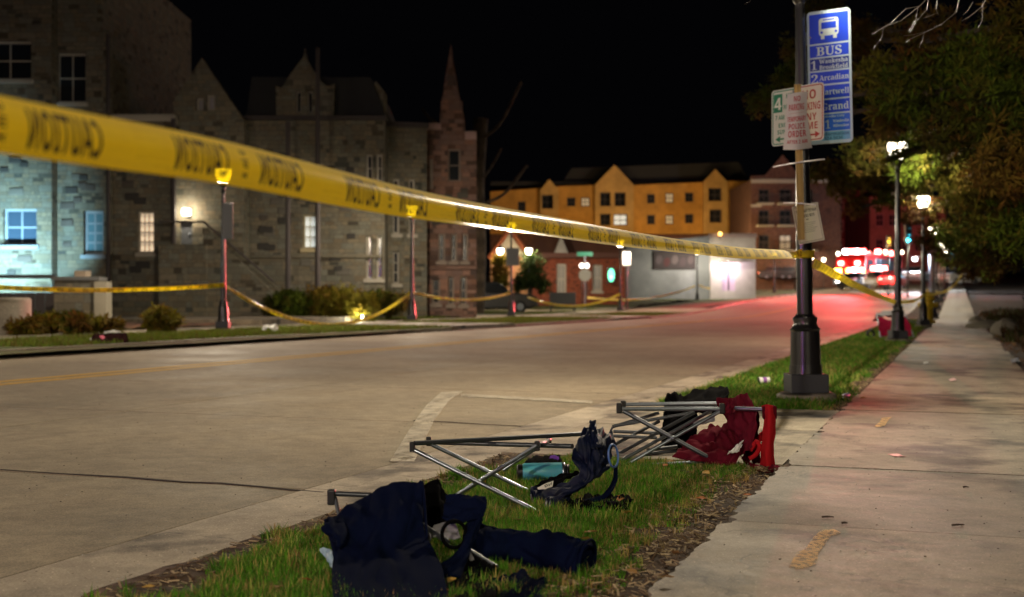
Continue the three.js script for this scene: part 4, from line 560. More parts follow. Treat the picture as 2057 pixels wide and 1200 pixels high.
{ // fire engine down the street
  const base = at(1738, 583, 128), o = thing('fire_truck', 'fire engine with flashing red and amber lights down the street', 'fire truck', base, TH - Math.PI / 2 - 0.55), red = new THREE.MeshPhysicalMaterial({ color: col(0.35, 0.012, 0.012), roughness: 0.35, clearcoat: 0.8 });
  o.scale.setScalar(1.2);
  part('cab', extr([[1.6, 0.5], [4.4, 0.5], [4.5, 1.4], [4.2, 2.75], [1.6, 2.8]], 2.5, 0.08), red, o); part('body', extr([[-4.6, 0.55], [1.5, 0.55], [1.5, 3.0], [-4.6, 3.0]], 2.5, 0.06), red, o);
  part('windscreen', extr([[4.42, 1.55], [4.5, 1.55], [4.28, 2.6], [4.2, 2.6]], 2.2, 0.02), M.glass, o); for (const z of [-1.27, 1.27]) { part('side_window', box(2.2, 3.7, 1.6, 2.5, z - 0.02, z + 0.02), M.glass, o); part('stripe', box(-4.5, 4.2, 1.15, 1.32, z - 0.012, z + 0.012), std([0.8, 0.7, 0.3], 0.4), o); for (let k = 0; k < 4; k++) part('locker_door', rbox(1.35, 1.5, 0.04, 0.02, -3.8 + k * 1.45, 1.9, z), M.steel, o); }
  for (const x of [3.2, -2.6]) for (const z of [-1.05, 1.05]) wheel(o, x, 0.52, z, 0.52, 0.34);
  part('bumper', rbox(0.5, 0.4, 2.5, 0.05, 4.75, 0.65, 0), M.steel, o);
  const bar = part('light_bar', rbox(0.4, 0.12, 1.9, 0.04, 3.2, 2.92, 0), M.blackPlastic, o); for (let k = 0; k < 4; k++) part('red_light', rbox(0.4, 0.42, 0.44, 0.08, 3.2, 3.2, -0.7 + k * 0.47), k % 2 ? whiteM : redM, bar);
  for (const z of [-0.95, 0, 0.95]) part('amber_light', rbox(0.12, 0.42, 0.6, 0.06, 4.54, 1.55, z), ambM, o); for (const z of [-0.85, 0.85]) { part('headlight', rbox(0.16, 0.44, 0.5, 0.08, 4.78, 1.0, z), headM, o); part('grille_light', rbox(0.14, 0.34, 0.44, 0.06, 4.66, 2.2, z * 0.8), redM, o); }
  part('grille', rbox(0.06, 0.5, 1.1, 0.02, 4.56, 1.1, 0), M.steel, o); for (const [x, z] of [[-4.4, -1], [-4.4, 1], [0, -1.1], [0, 1.1]]) part('red_light', rbox(0.42, 0.42, 0.42, 0.06, x, 3.25, z), redM, o);
  part('ladder', [-0.4, 0.4].map((z) => box(-4.4, 1.2, 3.1, 3.18, z - 0.04, z + 0.04)).concat(Array.from({ length: 14 }, (_, k) => box(-4.2 + k * 0.4, -4.15 + k * 0.4, 3.11, 3.16, -0.4, 0.4))), M.steel, o);
  const beam = (x, y, z, tx, ty, tz, c, i, ang) => { const l = new THREE.SpotLight(col(...c), i, 0, ang, 1); l.position.set(x, y, z); l.target.position.set(tx, ty, tz); l.castShadow = true; l.shadow.radius = 10; l.name = 'lamp'; o.add(l); o.add(l.target); };
  // roof bar and grille lamps throw their light forwards, low over the road
  const tz = (k, r) => [3.6 + 60 * Math.cos(0.2 + r), k, -60 * Math.sin(0.2 + r)];
  beam(3.7, 3.3, 0, ...tz(-2.4, 0.0), [1, 0.06, 0.07], RED_I * 13, 0.14); beam(5.3, 1.35, 0, ...tz(-2.2, 0.0), [1, 0.08, 0.08], RED_I * 6, 0.11); beam(5.3, 1.0, 0, ...tz(-2.2, 0), [1, 0.62, 0.5], RED_I * 2.2, 0.08);
  beam(3.7, 3.35, 0.5, ...tz(-4, -0.05), [1, 0.07, 0.08], RED_I * 5, 0.15);
  beam(-4.8, 3.5, 0, -60 * Math.cos(0.2), 7, 60 * Math.sin(0.2), [1, 0.06, 0.09], RED_I * 6, 0.25);
}
for (const [x, y, d, l, t] of [[1716, 581, 118, 'patrol car with red roof lamps left of the fire engine', -1.9], [1768, 580, 112, 'patrol car with red roof lamps right of the fire engine', -1.2]]) { const c = car(l, at(x, y, d), t, [0.02, 0.02, 0.025], { heads: true }), b = part('light_bar', rbox(0.3, 0.1, 1.3, 0.03, -0.3, 1.58, 0), M.blackPlastic, c); c.name = numbered('patrol_car'); c.userData.category = 'patrol car'; for (const [z, m] of [[-0.5, redM], [0, whiteM], [0.5, redM]]) part('roof_light', rbox(0.4, 0.46, 0.46, 0.1, -0.3, 1.82, z), m, b); }
{ const p = at(1793, 580, 108); const c = car('dark red car with lit tail lamps beside the fire engine', p, Math.PI / 2 - 0.1, [0.2, 0.01, 0.012], { tails: true }); pointLight(c, V(-2.9, 1.0, 0), [1, 0.05, 0.04], 220, 6); }
car('pale van-like car washed in white light right of the fire engine', at(1840, 568, 122), 1.4, [0.7, 0.7, 0.72]);
car('silver car far up the street under the white mast light', at(1815, 566, 150), 1.5, [0.5, 0.5, 0.52], { tails: true });
car('small white car at the end of the far sidewalk', at(1925, 572, 118), 0.9, [0.6, 0.6, 0.6]);
{ const p = at(985, 618, 62); p.y = 0.1; car('dark car parked by the orange gable end', p, TH + 0.1, [0.015, 0.017, 0.02], {}); }
for (const [x, y, d, l] of [[1560, 562, 150, 'dark car parked beyond the white shop, left one'], [1592, 562, 150, 'dark car parked beyond the white shop, right one']]) car(l, at(x, y, d), TH, [0.04, 0.04, 0.05], { tails: true });
{ // patrol car behind the eye, whose flashing lights catch the posts and chairs
  const c = car('black patrol car standing in the road with flashing roof bar', V(-7.5, ROADY, 9.5), 1.35, [0.02, 0.02, 0.025], { heads: false }); c.name = numbered('patrol_car'); c.userData.category = 'patrol car';
  const b = part('light_bar', rbox(0.3, 0.12, 1.2, 0.04, -0.3, 1.6, 0), M.blackPlastic, c); part('red_light', rbox(0.3, 0.16, 0.5, 0.05, -0.3, 1.7, -0.32), redM, b); part('blue_light', rbox(0.3, 0.16, 0.5, 0.05, -0.3, 1.7, 0.32), blueM, b);
  pointLight(c, V(-0.3, 2.0, -0.4), [1, 0.06, 0.08], BLUE_I * 1.1, 10); pointLight(c, V(-0.3, 2.0, 0.4), [0.15, 0.3, 1], BLUE_I * 1.3, 10);
}
{ // cold white mast light over the far right
  const p = at(1868, 575, 122), o = thing('mast_light', 'tall mast with a cold white lamp far up the street', 'mast light', p, TH); const y = at(1842, 524, 120).y - p.y; part('mast', rod(V(0, -0.5, 0), V(0, y + 1, 0), 0.1, 10, 0.06), M.steel, o); part('arm', rod(V(0, y + 0.9, 0), V(-1.4, y + 0.35, 0), 0.05, 8), M.steel, o); part('lamp_head', rbox(0.36, 0.3, 0.3, 0.06, -1.45, y + 0.2, 0), glowing([0.85, 0.95, 1], 9), o); part('lamp_hood', rbox(0.7, 0.08, 0.5, 0.03, -1.45, y + 0.4, 0), M.blackPaint, o); pointLight(o, V(-1.45, y + 0.2, 0), [0.85, 0.9, 1], 500, 6);
}
const signalHead = (label, x, y, d, lit, c, w = 0.34, hPole = true) => { const o = thing('traffic_signal', label, 'traffic signal', at(x, y, d), TH); part('housing', rbox(w, w * 3, 0.22, 0.04, 0, (lit - 1) * w, 0), M.blackPaint, o); for (let k = 0; k < 3; k++) { const yy = (lit - 1) * w + (1 - k) * w; part('lens', new THREE.CylinderGeometry(w * 0.36, w * 0.36, 0.03, 16).rotateX(Math.PI / 2).translate(0, yy, 0.12), k === lit ? glowing(c, 7) : std([0.03, 0.03, 0.03], 0.3), o); part('visor', new THREE.CylinderGeometry(w * 0.4, w * 0.4, 0.18, 14, 1, true, 0, Math.PI).rotateZ(Math.PI / 2).rotateX(Math.PI / 2).translate(0, yy, 0.2), M.blackPaint, o); } const g = elev(d) - o.position.y; if (hPole) part('pole', rod(V(0, g - 0.5, -0.2), V(0, (lit - 1) * w - w * 1.5, -0.05), 0.07, 8), M.blackPaint, o); pointLight(o, V(0, 0, 0.5), c, 8, 3); };
signalHead('amber signal left of the wagon post', 1786, 486, 100, 1, [1, 0.5, 0.03]); signalHead('blue green signal right of the wagon post', 1825, 483, 95, 2, [0.05, 0.75, 0.95], 0.5); signalHead('tiny blue green signal above the far sidewalk', 1911, 516, 130, 2, [0.05, 0.65, 1]);
// far row of shop lamps over the street end
[[1655, 522, 150], [1684, 510, 150], [1702, 510, 150], [1728, 512, 152], [1748, 513, 155], [1757, 512, 156], [1766, 511, 158], [1779, 506, 150], [1779, 515, 148], [1812, 507, 160]].forEach(([x, y, d], i) => { const o = thing('globe_lamp', ['first', 'second', 'third', 'fourth', 'fifth', 'sixth', 'seventh', 'upper eighth', 'lower eighth', 'last'][i] + ' globe from the left in the lit row over the fire engine', 'lamp', at(x, y, d), 0, 'row of globe lamps above the fire engine'); part('lamp_globe', new THREE.SphereGeometry(0.23, 14, 10), glowing([1, 0.86, 0.62], 9), o); part('cap', new THREE.ConeGeometry(0.2, 0.16, 10).translate(0, 0.28, 0), M.blackPaint, o); part('post', rod(V(0, elev(d) - o.position.y - 0.5, 0), V(0, -0.2, 0), 0.05, 6), M.blackPaint, o); });
// street name sign and stop sign back
{ const p = at(1175, 625, 68); p.y = 0.1; const o = thing('stop_sign', 'back of an eight sided sign on a thin post before the brick shop', 'road sign', p, TH); part('post', rod(V(0, -0.2, 0), V(0, 3.2, 0), 0.035, 8), M.steel, o); part('panel', new THREE.CylinderGeometry(0.36, 0.36, 0.02, 8).rotateX(Math.PI / 2).rotateZ(Math.PI / 8).translate(0, 2.0, 0.05), stucco([0.3, 0.29, 0.26]), o); const n = thing('street_name_sign', 'green street name sign above the eight sided sign', 'street sign', p.clone(), TH); part('blade', rbox(0.85, 0.22, 0.02, 0.01, 0, 3.15, 0.05), std([0.03, 0.25, 0.17], 0.4), n); part('bracket', box(-0.04, 0.04, 2.98, 3.04, -0.03, 0.06), M.steel, n); }
for (const dx of [-5, 5]) { const o = thing('globe_lamp', (dx < 0 ? 'left' : 'right') + ' small white lamp under the street sign', 'lamp', at(1174 + dx, 534, 70), 0, 'pair of small lamps under the street sign'); part('lamp_globe', new THREE.SphereGeometry(0.14, 12, 8), glowing([1, 0.9, 0.78], 5), o); part('stem', rod(V(0, -2.2, 0), V(0, -0.1, 0), 0.03, 6), M.blackPaint, o); }
{ const p = at(1130, 628, 64); p.y = 0.05; const o = thing('notice_board', 'dark low notice board on two legs before the brick shop', 'notice board', p, TH); part('panel', rbox(1.35, 0.6, 0.08, 0.02, 0, 0.78, 0), M.signBack, o); for (const x of [-0.6, 0.6]) part('leg', box(x - 0.05, x + 0.05, -0.2, 0.48, -0.05, 0.05), M.signBack, o); }
{ const p = at(1259, 520, 66); const o = thing('lit_box_sign', 'small cream lit box sign at the corner of the grey side wall', 'sign', p, TH); part('sign_box', rbox(0.42, 0.7, 0.2, 0.03), glowing([1, 0.85, 0.6], 0.45), o); part('frame', [rbox(0.46, 0.04, 0.24, 0.01, 0, 0.37, 0), rbox(0.46, 0.04, 0.24, 0.01, 0, -0.37, 0)], M.darkTrim, o); part('post', rod(V(0, -p.y - 0.2, 0), V(0, -0.35, 0), 0.04, 8), M.blackPaint, o); }
{ // thin utility pole
  const p = at(638, 640, 41.8); p.y = 0; const o = thing('utility_pole', 'thin dark pole standing before the stone hall', 'pole', p, TH); part('shaft', rod(V(0, -0.2, 0), V(0, 9.2, 0), 0.1, 10, 0.07), M.darkTrim, o); part('cap', new THREE.SphereGeometry(0.08, 8, 6).translate(0, 9.2, 0), M.darkTrim, o);
  const q = at(578, 640, 42); q.y = 0; const r = thing('utility_pole', 'dark pole left of the lit hall window', 'pole', q, TH); part('shaft', rod(V(0, -0.2, 0), V(0, 6.7, 0), 0.09, 10, 0.08), M.darkTrim, r); part('cap', new THREE.SphereGeometry(0.1, 8, 6).translate(0, 6.7, 0), M.darkTrim, r); }
{ // yellow hydrant
  const p = at(1864, 646, 42).setY(0), Y = std([0.65, 0.45, 0.02], 0.5), o = thing('fire_hydrant', 'yellow fire hydrant between two lamp posts of the near verge', 'hydrant', p, TH); part('barrel', toCreasedNormals(lathe([[0, 0], [0.19, 0], [0.19, 0.05], [0.13, 0.08], [0.13, 0.55], [0.17, 0.57], [0.17, 0.62], [0.14, 0.66], [0.1, 0.74], [0.03, 0.78], [0.03, 0.84], [0, 0.84]], 18), 0.6), Y, o); for (const s of [-1, 1]) part('nozzle', new THREE.CylinderGeometry(0.06, 0.06, 0.12, 12).rotateZ(Math.PI / 2).translate(s * 0.18, 0.45, 0), Y, o); part('front_nozzle', new THREE.CylinderGeometry(0.08, 0.08, 0.1, 12).rotateX(Math.PI / 2).translate(0, 0.42, 0.17), Y, o); o.scale.setScalar(1.35); }
{ // red wagon by the second post
  const p = at(1789, 668, 25.5).setY(-0.01), o = thing('folding_wagon', 'dark red folding wagon overturned at the foot of the second post', 'wagon', p, TH + 0.2); part('tub', cloth([[V(-0.32, 0.06, 0.2), V(0, 0.08, 0.24), V(0.34, 0.05, 0.2)], [V(-0.36, 0.26, 0.18), V(0, 0.22, 0.2), V(0.37, 0.26, 0.16)], [V(-0.3, 0.42, 0.05), V(0, 0.36, 0.06), V(0.32, 0.44, 0.02)], [V(-0.28, 0.38, -0.24), V(0, 0.34, -0.24), V(0.3, 0.38, -0.24)]], { nu: 20, nv: 18, w: 0.05, t: 0.01, f: 4, s: 81 }), fabric([0.2, 0.008, 0.03]), o); part('frame', [rod(V(-0.36, 0.05, 0.26), V(0.38, 0.05, 0.26), 0.014, 8), rod(V(-0.36, 0.05, 0.26), V(-0.3, 0.5, 0), 0.012, 8), rod(V(0.38, 0.05, 0.26), V(0.32, 0.52, 0), 0.012, 8), rod(V(0.3, 0.4, 0.1), V(0.62, 0.3, 0.1), 0.012, 8)], M.steel, o); part('blanket', cloth([[V(-0.2, 0.44, 0.05), V(0.05, 0.5, 0.05), V(0.25, 0.46, 0.02)], [V(-0.22, 0.5, -0.12), V(0.04, 0.56, -0.1), V(0.26, 0.5, -0.12)], [V(-0.18, 0.42, -0.3), V(0.04, 0.46, -0.3), V(0.22, 0.42, -0.3)]], { nu: 14, nv: 12, w: 0.05, t: 0.02 }), M.greyLining, o); for (const x of [-0.3, 0.3]) part('wheel', new THREE.TorusGeometry(0.075, 0.028, 8, 18).translate(x, 0.1, -0.26), M.blackPlastic, o); }
{ // dark bag at the far kerb
  const p = at(222, 700, 21.2).setY(ROADY), o = thing('duffel_bag', 'dark bag with white and pink scraps lying at the far kerb', 'bag', p, TH + 0.1); part('body', cloth([[V(-0.26, 0.02, 0.14), V(0, 0.02, 0.18), V(0.26, 0.02, 0.13)], [V(-0.29, 0.14, 0.12), V(0, 0.15, 0.15), V(0.3, 0.13, 0.11)], [V(-0.24, 0.22, 0), V(0, 0.24, 0), V(0.25, 0.23, 0)], [V(-0.27, 0.1, -0.14), V(0, 0.1, -0.16), V(0.27, 0.1, -0.13)], [V(-0.26, 0.0, -0.12), V(0, 0, -0.14), V(0.26, 0.0, -0.12)]], { nu: 26, nv: 24, w: 0.06, t: 0.01, f: 5, s: 83 }), fabric([0.03, 0.012, 0.012], 0.1), o); part('flap', cloth([[V(-0.1, 0.24, 0.08), V(0.05, 0.27, 0.08), V(0.16, 0.25, 0.07)], [V(-0.1, 0.26, -0.04), V(0.05, 0.29, -0.04), V(0.15, 0.27, -0.05)]], { nu: 10, nv: 6, w: 0.02, t: 0.006 }), M.whitePaper, o); part('ribbon', cloth([[V(-0.16, 0.2, 0.14), V(-0.02, 0.08, 0.2)], [V(-0.1, 0.22, 0.14), V(0.04, 0.1, 0.2)]], { nu: 8, nv: 4, w: 0.01, t: 0.004 }), std([0.7, 0.12, 0.2], 0.5), o); part('side_pocket', rbox(0.12, 0.12, 0.12, 0.04, -0.27, 0.12, 0.05), M.whitePaper, o); part('loose_cloth', cloth([[V(-0.14, 0.01, 0.3), V(0, 0.02, 0.3), V(0.1, 0.01, 0.28)], [V(-0.12, 0.03, 0.2), V(0, 0.05, 0.2), V(0.12, 0.03, 0.2)]], { nu: 8, nv: 5, w: 0.02, t: 0.006 }), std([0.6, 0.05, 0.14], 0.6), o); }
{ const p = at(543, 674, 27).setY(LEFT + 0.02), o = thing('crumpled_paper', 'crumpled white sheet on the grass right of the first post', 'paper', p, TH); part('sheet', cloth([[V(-0.14, 0.02, 0.1), V(0, 0.08, 0.12), V(0.16, 0.02, 0.1)], [V(-0.16, 0.1, 0), V(0.02, 0.13, 0), V(0.15, 0.08, 0)], [V(-0.12, 0.02, -0.12), V(0, 0.09, -0.1), V(0.14, 0.03, -0.1)]], { nu: 20, nv: 18, w: 0.08, f: 5, t: 0.003, s: 87 }), M.whitePaper, o); }
// blue white ground floodlights at the foot of the left block
for (const [px, l, k] of [[-60, 'ground floodlight hidden by the fence, left of the first window', 70], [60, 'ground floodlight hidden by the fence, under the first window', 60]]) { const p = at(px, 600, 39.2); p.y = 0.1; const o = thing('ground_floodlight', l, 'floodlight', p, TH); part('housing', rbox(0.4, 0.2, 0.24, 0.03, 0, 0.16, 0), M.blackPaint, o); part('lamp_face', rbox(0.34, 0.02, 0.18, 0.005, 0, 0.275, 0), glowing([0.4, 0.85, 1], 4), o); const sp = new THREE.SpotLight(col(0.45, 0.84, 1.0), k * 6, 0, 0.66, 1); sp.position.set(0, 0.32, 0); sp.target.position.set(px < 0 ? -0.6 : -1.3, 2.6, -3.2); sp.castShadow = true; sp.shadow.radius = 6; sp.name = 'lamp'; o.add(sp, sp.target); }
// orange lamps of the car park before the apartments, behind the shops
[[1120, 140], [1215, 145], [1330, 148], [1425, 148], [1490, 140]].forEach(([px, d], i) => { const p = at(px, 600, d); p.y = 0.6; const o = thing('car_park_lamp', 'orange car park lamp behind the ' + ['gable end', 'brick shop', 'grey side wall', 'white shop door', 'white shop corner'][i], 'street lamp', p, TH, 'car park lamps before the apartments'); part('mast', rod(V(0, -0.5, 0), V(0, 5.2, 0), 0.08, 8, 0.05), M.blackPaint, o); part('lamp_head', rbox(0.3, 0.24, 0.3, 0.05, 0, 5.3, 0), glowing([1, 0.55, 0.15], 5), o); part('lamp_cap', rbox(0.12, 0.04, 0.12, 0.01, 0, 5.42, 0), M.blackPaint, o); pointLight(o, V(0, 5.3, 0), [1, 0.68, 0.3], 180, 5); });
const fitText = (x, s, cx, cy, maxW, size, font, align = 'center') => { x.font = font.replace('$', size); x.textAlign = align; const w = x.measureText(s).width; x.save(); x.translate(cx, cy); x.scale(Math.min(1, maxW / w), 1); x.fillText(s, 0, 0); x.restore(); };
// ---------------------------------------------------------------- caution tape
const tapeT = canvasTex(1024, 136, (x, w, h) => {
  x.fillStyle = '#ffdf10'; x.fillRect(0, 0, w, h);
  for (let i = 0; i < 700; i++) { x.fillStyle = rnd() < 0.5 ? 'rgba(255,235,120,.06)' : 'rgba(120,80,0,.05)'; x.fillRect(rnd() * w, rnd() * h, 20 + rnd() * 120, 1 + rnd() * 3); }
  x.fillStyle = '#33290a'; x.textBaseline = 'middle'; x.textAlign = 'center';
  for (const m of [0.15, 0.40]) fitText(x, 'CAUTION', m / 0.575 * w, h / 2 + 4, 272, '132px', 'bold $ sans-serif');
  x.save(); x.translate(0.275 / 0.575 * w, h / 2); x.rotate(Math.PI / 2); fitText(x, '3 in x', 0, 0, 90, '46px', 'bold $ sans-serif'); x.restore();
});
tapeT.wrapS = THREE.RepeatWrapping;
M.tape = new THREE.MeshPhysicalMaterial({ map: tapeT, roughness: 0.95, transmission: 0.7, thickness: 0, clearcoat: 0.6, clearcoatRoughness: 0.2, specularIntensity: 0.5, side: THREE.DoubleSide });
function ribbon(pts, width, { n = 160, roll = () => 0, curl = 0, across = 6, start = 0, flutter = 0, lip = () => 0 } = {}) {
  const c = new THREE.CatmullRomCurve3(pts), L = c.getLength(), pos = [], uv = [], idx = [];
  for (let i = 0; i <= n; i++) {
    const t = i / n, p = c.getPointAt(t), T = c.getTangentAt(t), up = V(0, 1, 0).addScaledVector(T, -T.y).normalize(), q = new THREE.Quaternion().setFromAxisAngle(T, roll(t) + flutter * (vnoise(t * 14, 1, 64, 5) - 0.5)), A = up.applyQuaternion(q), N = A.clone().cross(T);
    for (let j = 0; j <= across; j++) { const v = j / across - 0.5, e = p.clone().addScaledVector(A, v * width).addScaledVector(N, (typeof curl === 'function' ? curl(t) : curl) * (v * v * 4 - 0.4) * width * (v < 0 ? 1 - lip(t) * 0.8 : 1)).addScaledVector(N, v < -0.32 ? (v + 0.32) * 0.62 * lip(t) * width : 0).addScaledVector(A, v < -0.32 ? -(v + 0.32) * 0.15 * lip(t) * width : 0); pos.push(e.x, e.y, e.z); uv.push(start - t * L / 0.575, j / across); }
  }
  const k = across + 1; for (let i = 0; i < n; i++) for (let j = 0; j < across; j++) { const a = i * k + j; idx.push(a, a + k, a + 1, a + 1, a + k, a + k + 1); }
  const g = new THREE.BufferGeometry(); g.setAttribute('position', new THREE.Float32BufferAttribute(pos, 3)); g.setAttribute('uv', new THREE.Float32BufferAttribute(uv, 2)); g.setIndex(idx); g.computeVertexNormals(); return g;
}
{
  const mp = at(1618, 510, 9.98), pts = [[-4.2, 1.3], [-2.5, 1.19], [-1, 1.1], [0.3, 1.057], [1.274, 1.045], [1.775, 1.05], [2.555, 1.035], [3.4, 1.036], [4.4, 1.04], [5.8, 1.058], [7.25, 1.085], [8.8, 1.132]].map(([a, h]) => V(-1.15 + (a > 6 ? (a - 6) * 0.012 : 0), h, -a));
  pts.push(at(1600, 511, 9.93), mp.clone().add(V(0.02, 0, 0.04)));
  const t = thing('caution_tape', 'long yellow CAUTION tape stretched in the foreground to the bus stop post', 'caution tape');
  part('tape_strip', ribbon(pts, 0.076, { n: 420, across: 14, curl: (t) => 0.13 + 0.12 * Math.max(0, 1 - Math.abs(t - 0.5) / 0.3), roll: (t) => -0.1 - Math.max(0, t - 0.42) * 1.25, start: 1.0, flutter: 0.12, lip: (t) => THREE.MathUtils.smoothstep(t, 0.43, 0.5) * (1 - THREE.MathUtils.smoothstep(t, 0.62, 0.8)) }), M.tape, t);
  // the turns round the post and the knot
  const wrap = []; for (let i = 0; i <= 22; i++) { const a = i / 22 * 6.6; wrap.push(at(1619, 511, 10.05).add(V(Math.cos(a) * 0.069, 0.004 * Math.sin(a * 2) + (i / 22 - 0.5) * 0.012, Math.sin(a) * 0.069))); }
  part('tape_wrap', ribbon(wrap, 0.06, { n: 60, curl: 0.05, flutter: 0.2 }), M.tape, t);
  part('tape_knot', cloth([[at(1597, 505, 9.93), at(1612, 500, 9.94)], [at(1603, 512, 9.9), at(1612, 512, 9.92)], [at(1598, 518, 9.93), at(1610, 520, 9.94)]], { nu: 8, nv: 8, t: 0.002, w: 0.02 }), M.tape, t);
  const hang = (p, q, sag, label, name = 'caution_tape', w = 0.076, o = {}) => { const P = []; for (let i = 0; i <= 10; i++) { const k = i / 10, s = 1 - (2 * k - 1) ** 2, e = p.clone().lerp(q, k); e.y -= sag * s; P.push(e); } const r = thing(name, label, 'caution tape', null, 0, 'tapes strung between the lamp posts'); part('tape_strip', ribbon(P, w, { n: 70, curl: 0.12, flutter: 0.8, ...o }), M.tape, r); return r; };
  hang(at(1634, 528, 10.1), at(1800, 608, 23.5), 0.03, 'tape running from the bus stop post down to the post by the red wagon', 'caution_tape', 0.076, { roll: (t) => 0.7 });
  hang(at(1806, 606, 23.6), at(1857, 592, 35.8), 0.08, 'tape between the wagon post and the hydrant post');
  hang(at(1857, 592, 35.9), at(1935, 548, 70), 0.35, 'tape rising along the near sidewalk beyond the hydrant');
  hang(at(1876, 585, 51), at(1930, 556, 84), 0.4, 'lower tape along the near sidewalk beyond the hydrant');
  hang(at(-120, 570, 24), at(450, 573, 28.9), 0.12, 'tape level with the planting bed, left of the stairs', 'caution_tape', 0.1, { roll: (t) => t > 0.6 ? 0.35 : 0.05 });
  hang(at(455, 576, 28.9), at(824, 589, 40.5), 0.95, 'deeply sagging tape between the first two posts across the street', 'caution_tape', 0.1);
  hang(at(831, 588, 40.5), at(1025, 589, 49.9), 0.25, 'shallow tape in front of the stone tower', 'caution_tape', 0.1);
  hang(at(1060, 597, 55), at(1246, 591, 64.9), 0.5, 'sagging tape in front of the brick shop', 'caution_tape', 0.11);
  hang(at(1180, 598, 66), at(1396, 575, 88.8), 0.45, 'tape along the grey side wall', 'caution_tape', 0.13);
  hang(at(1404, 573, 88.8), at(1500, 572, 102), 0.4, 'tape in front of the white shop', 'caution_tape', 0.13);
}
// ---------------------------------------------------------------- signs on the bus stop post
const roundRect = (w, h, r) => { const s = new THREE.Shape(); s.moveTo(-w / 2 + r, -h / 2); s.lineTo(w / 2 - r, -h / 2); s.absarc(w / 2 - r, -h / 2 + r, r, -Math.PI / 2, 0); s.lineTo(w / 2, h / 2 - r); s.absarc(w / 2 - r, h / 2 - r, r, 0, Math.PI / 2); s.lineTo(-w / 2 + r, h / 2); s.absarc(-w / 2 + r, h / 2 - r, r, Math.PI / 2, Math.PI); s.lineTo(-w / 2, -h / 2 + r); s.absarc(-w / 2 + r, -h / 2 + r, r, Math.PI, 1.5 * Math.PI); return s; };
function signBoard(parent, w, h, r, t, rough = 0.4) {
  part('panel', new THREE.ExtrudeGeometry(roundRect(w, h, r), { depth: 0.003, bevelEnabled: false, curveSegments: 6 }).translate(0, 0, -0.0035), std([0.5, 0.51, 0.52], 0.5, { metalness: 0.5 }), parent);
  const g = new THREE.ShapeGeometry(roundRect(w - 0.002, h - 0.002, r), 6).translate(0, 0, 0.0008), p = g.attributes.position, uv = g.attributes.uv;
  for (let i = 0; i < p.count; i++) uv.setXY(i, p.getX(i) / w + 0.5, p.getY(i) / h + 0.5);
  return part('sign_face', g, new THREE.MeshStandardMaterial({ map: t, roughness: rough }), parent);
}
const busT = canvasTex(320, 1070, (x, w, h) => {
  x.fillStyle = '#b9d4e2'; x.fillRect(0, 0, w, h); x.textBaseline = 'middle';
  const blue = '#0f45e0', lite = '#cfe3e6', band = (y0, y1, c = blue) => { x.fillStyle = c; x.fillRect(18, y0, w - 36, y1 - y0); };
  band(26, 262); band(276, 370); band(384, 478, '#0c3296'); band(492, 590); band(604, 706); band(720, 822); band(836, 968, '#1468e6'); x.fillStyle = '#6fb4dc'; x.fillRect(18, 974, w - 36, 70);
  x.fillStyle = lite; x.beginPath(); x.roundRect(88, 62, 144, 142, 22); x.fill(); x.fillRect(102, 196, 26, 34); x.fillRect(192, 196, 26, 34);
  x.fillStyle = blue; x.fillRect(106, 96, 108, 52); x.fillRect(118, 72, 84, 10); for (const cx of [108, 212]) { x.beginPath(); x.arc(cx, 176, 10, 0, 7); x.fill(); }
  x.fillStyle = lite; fitText(x, 'BUS', 160, 326, 230, '96px', 'bold $ serif');
  fitText(x, '1', 46, 434, 50, '100px', 'bold $ serif'); fitText(x, 'Waukesha', 190, 408, 210, '48px', 'bold $ serif'); fitText(x, 'Brookfield', 190, 456, 210, '48px', 'bold $ serif');
  fitText(x, '2', 50, 545, 60, '104px', 'bold $ serif'); fitText(x, 'Arcadian', 192, 542, 216, '58px', 'bold $ serif');
  fitText(x, 'Hartwell', 192, 656, 216, '62px', 'bold $ serif'); fitText(x, 'Grand', 196, 774, 200, '76px', 'bold $ serif');
  fitText(x, '901', 96, 916, 130, '96px', 'bold $ serif'); fitText(x, 'Waukesha Cnty', 168, 852, 260, '24px', 'bold $ serif'); fitText(x, 'Waukesha', 236, 892, 116, '30px', 'bold $ serif'); fitText(x, 'Milwaukee', 236, 930, 116, '30px', 'bold $ serif');
  x.fillStyle = '#1c4f86'; fitText(x, 'Information', 190, 994, 210, '36px', 'bold $ serif'); fitText(x, '524-3636', 180, 1026, 140, '32px', 'bold $ serif');
});
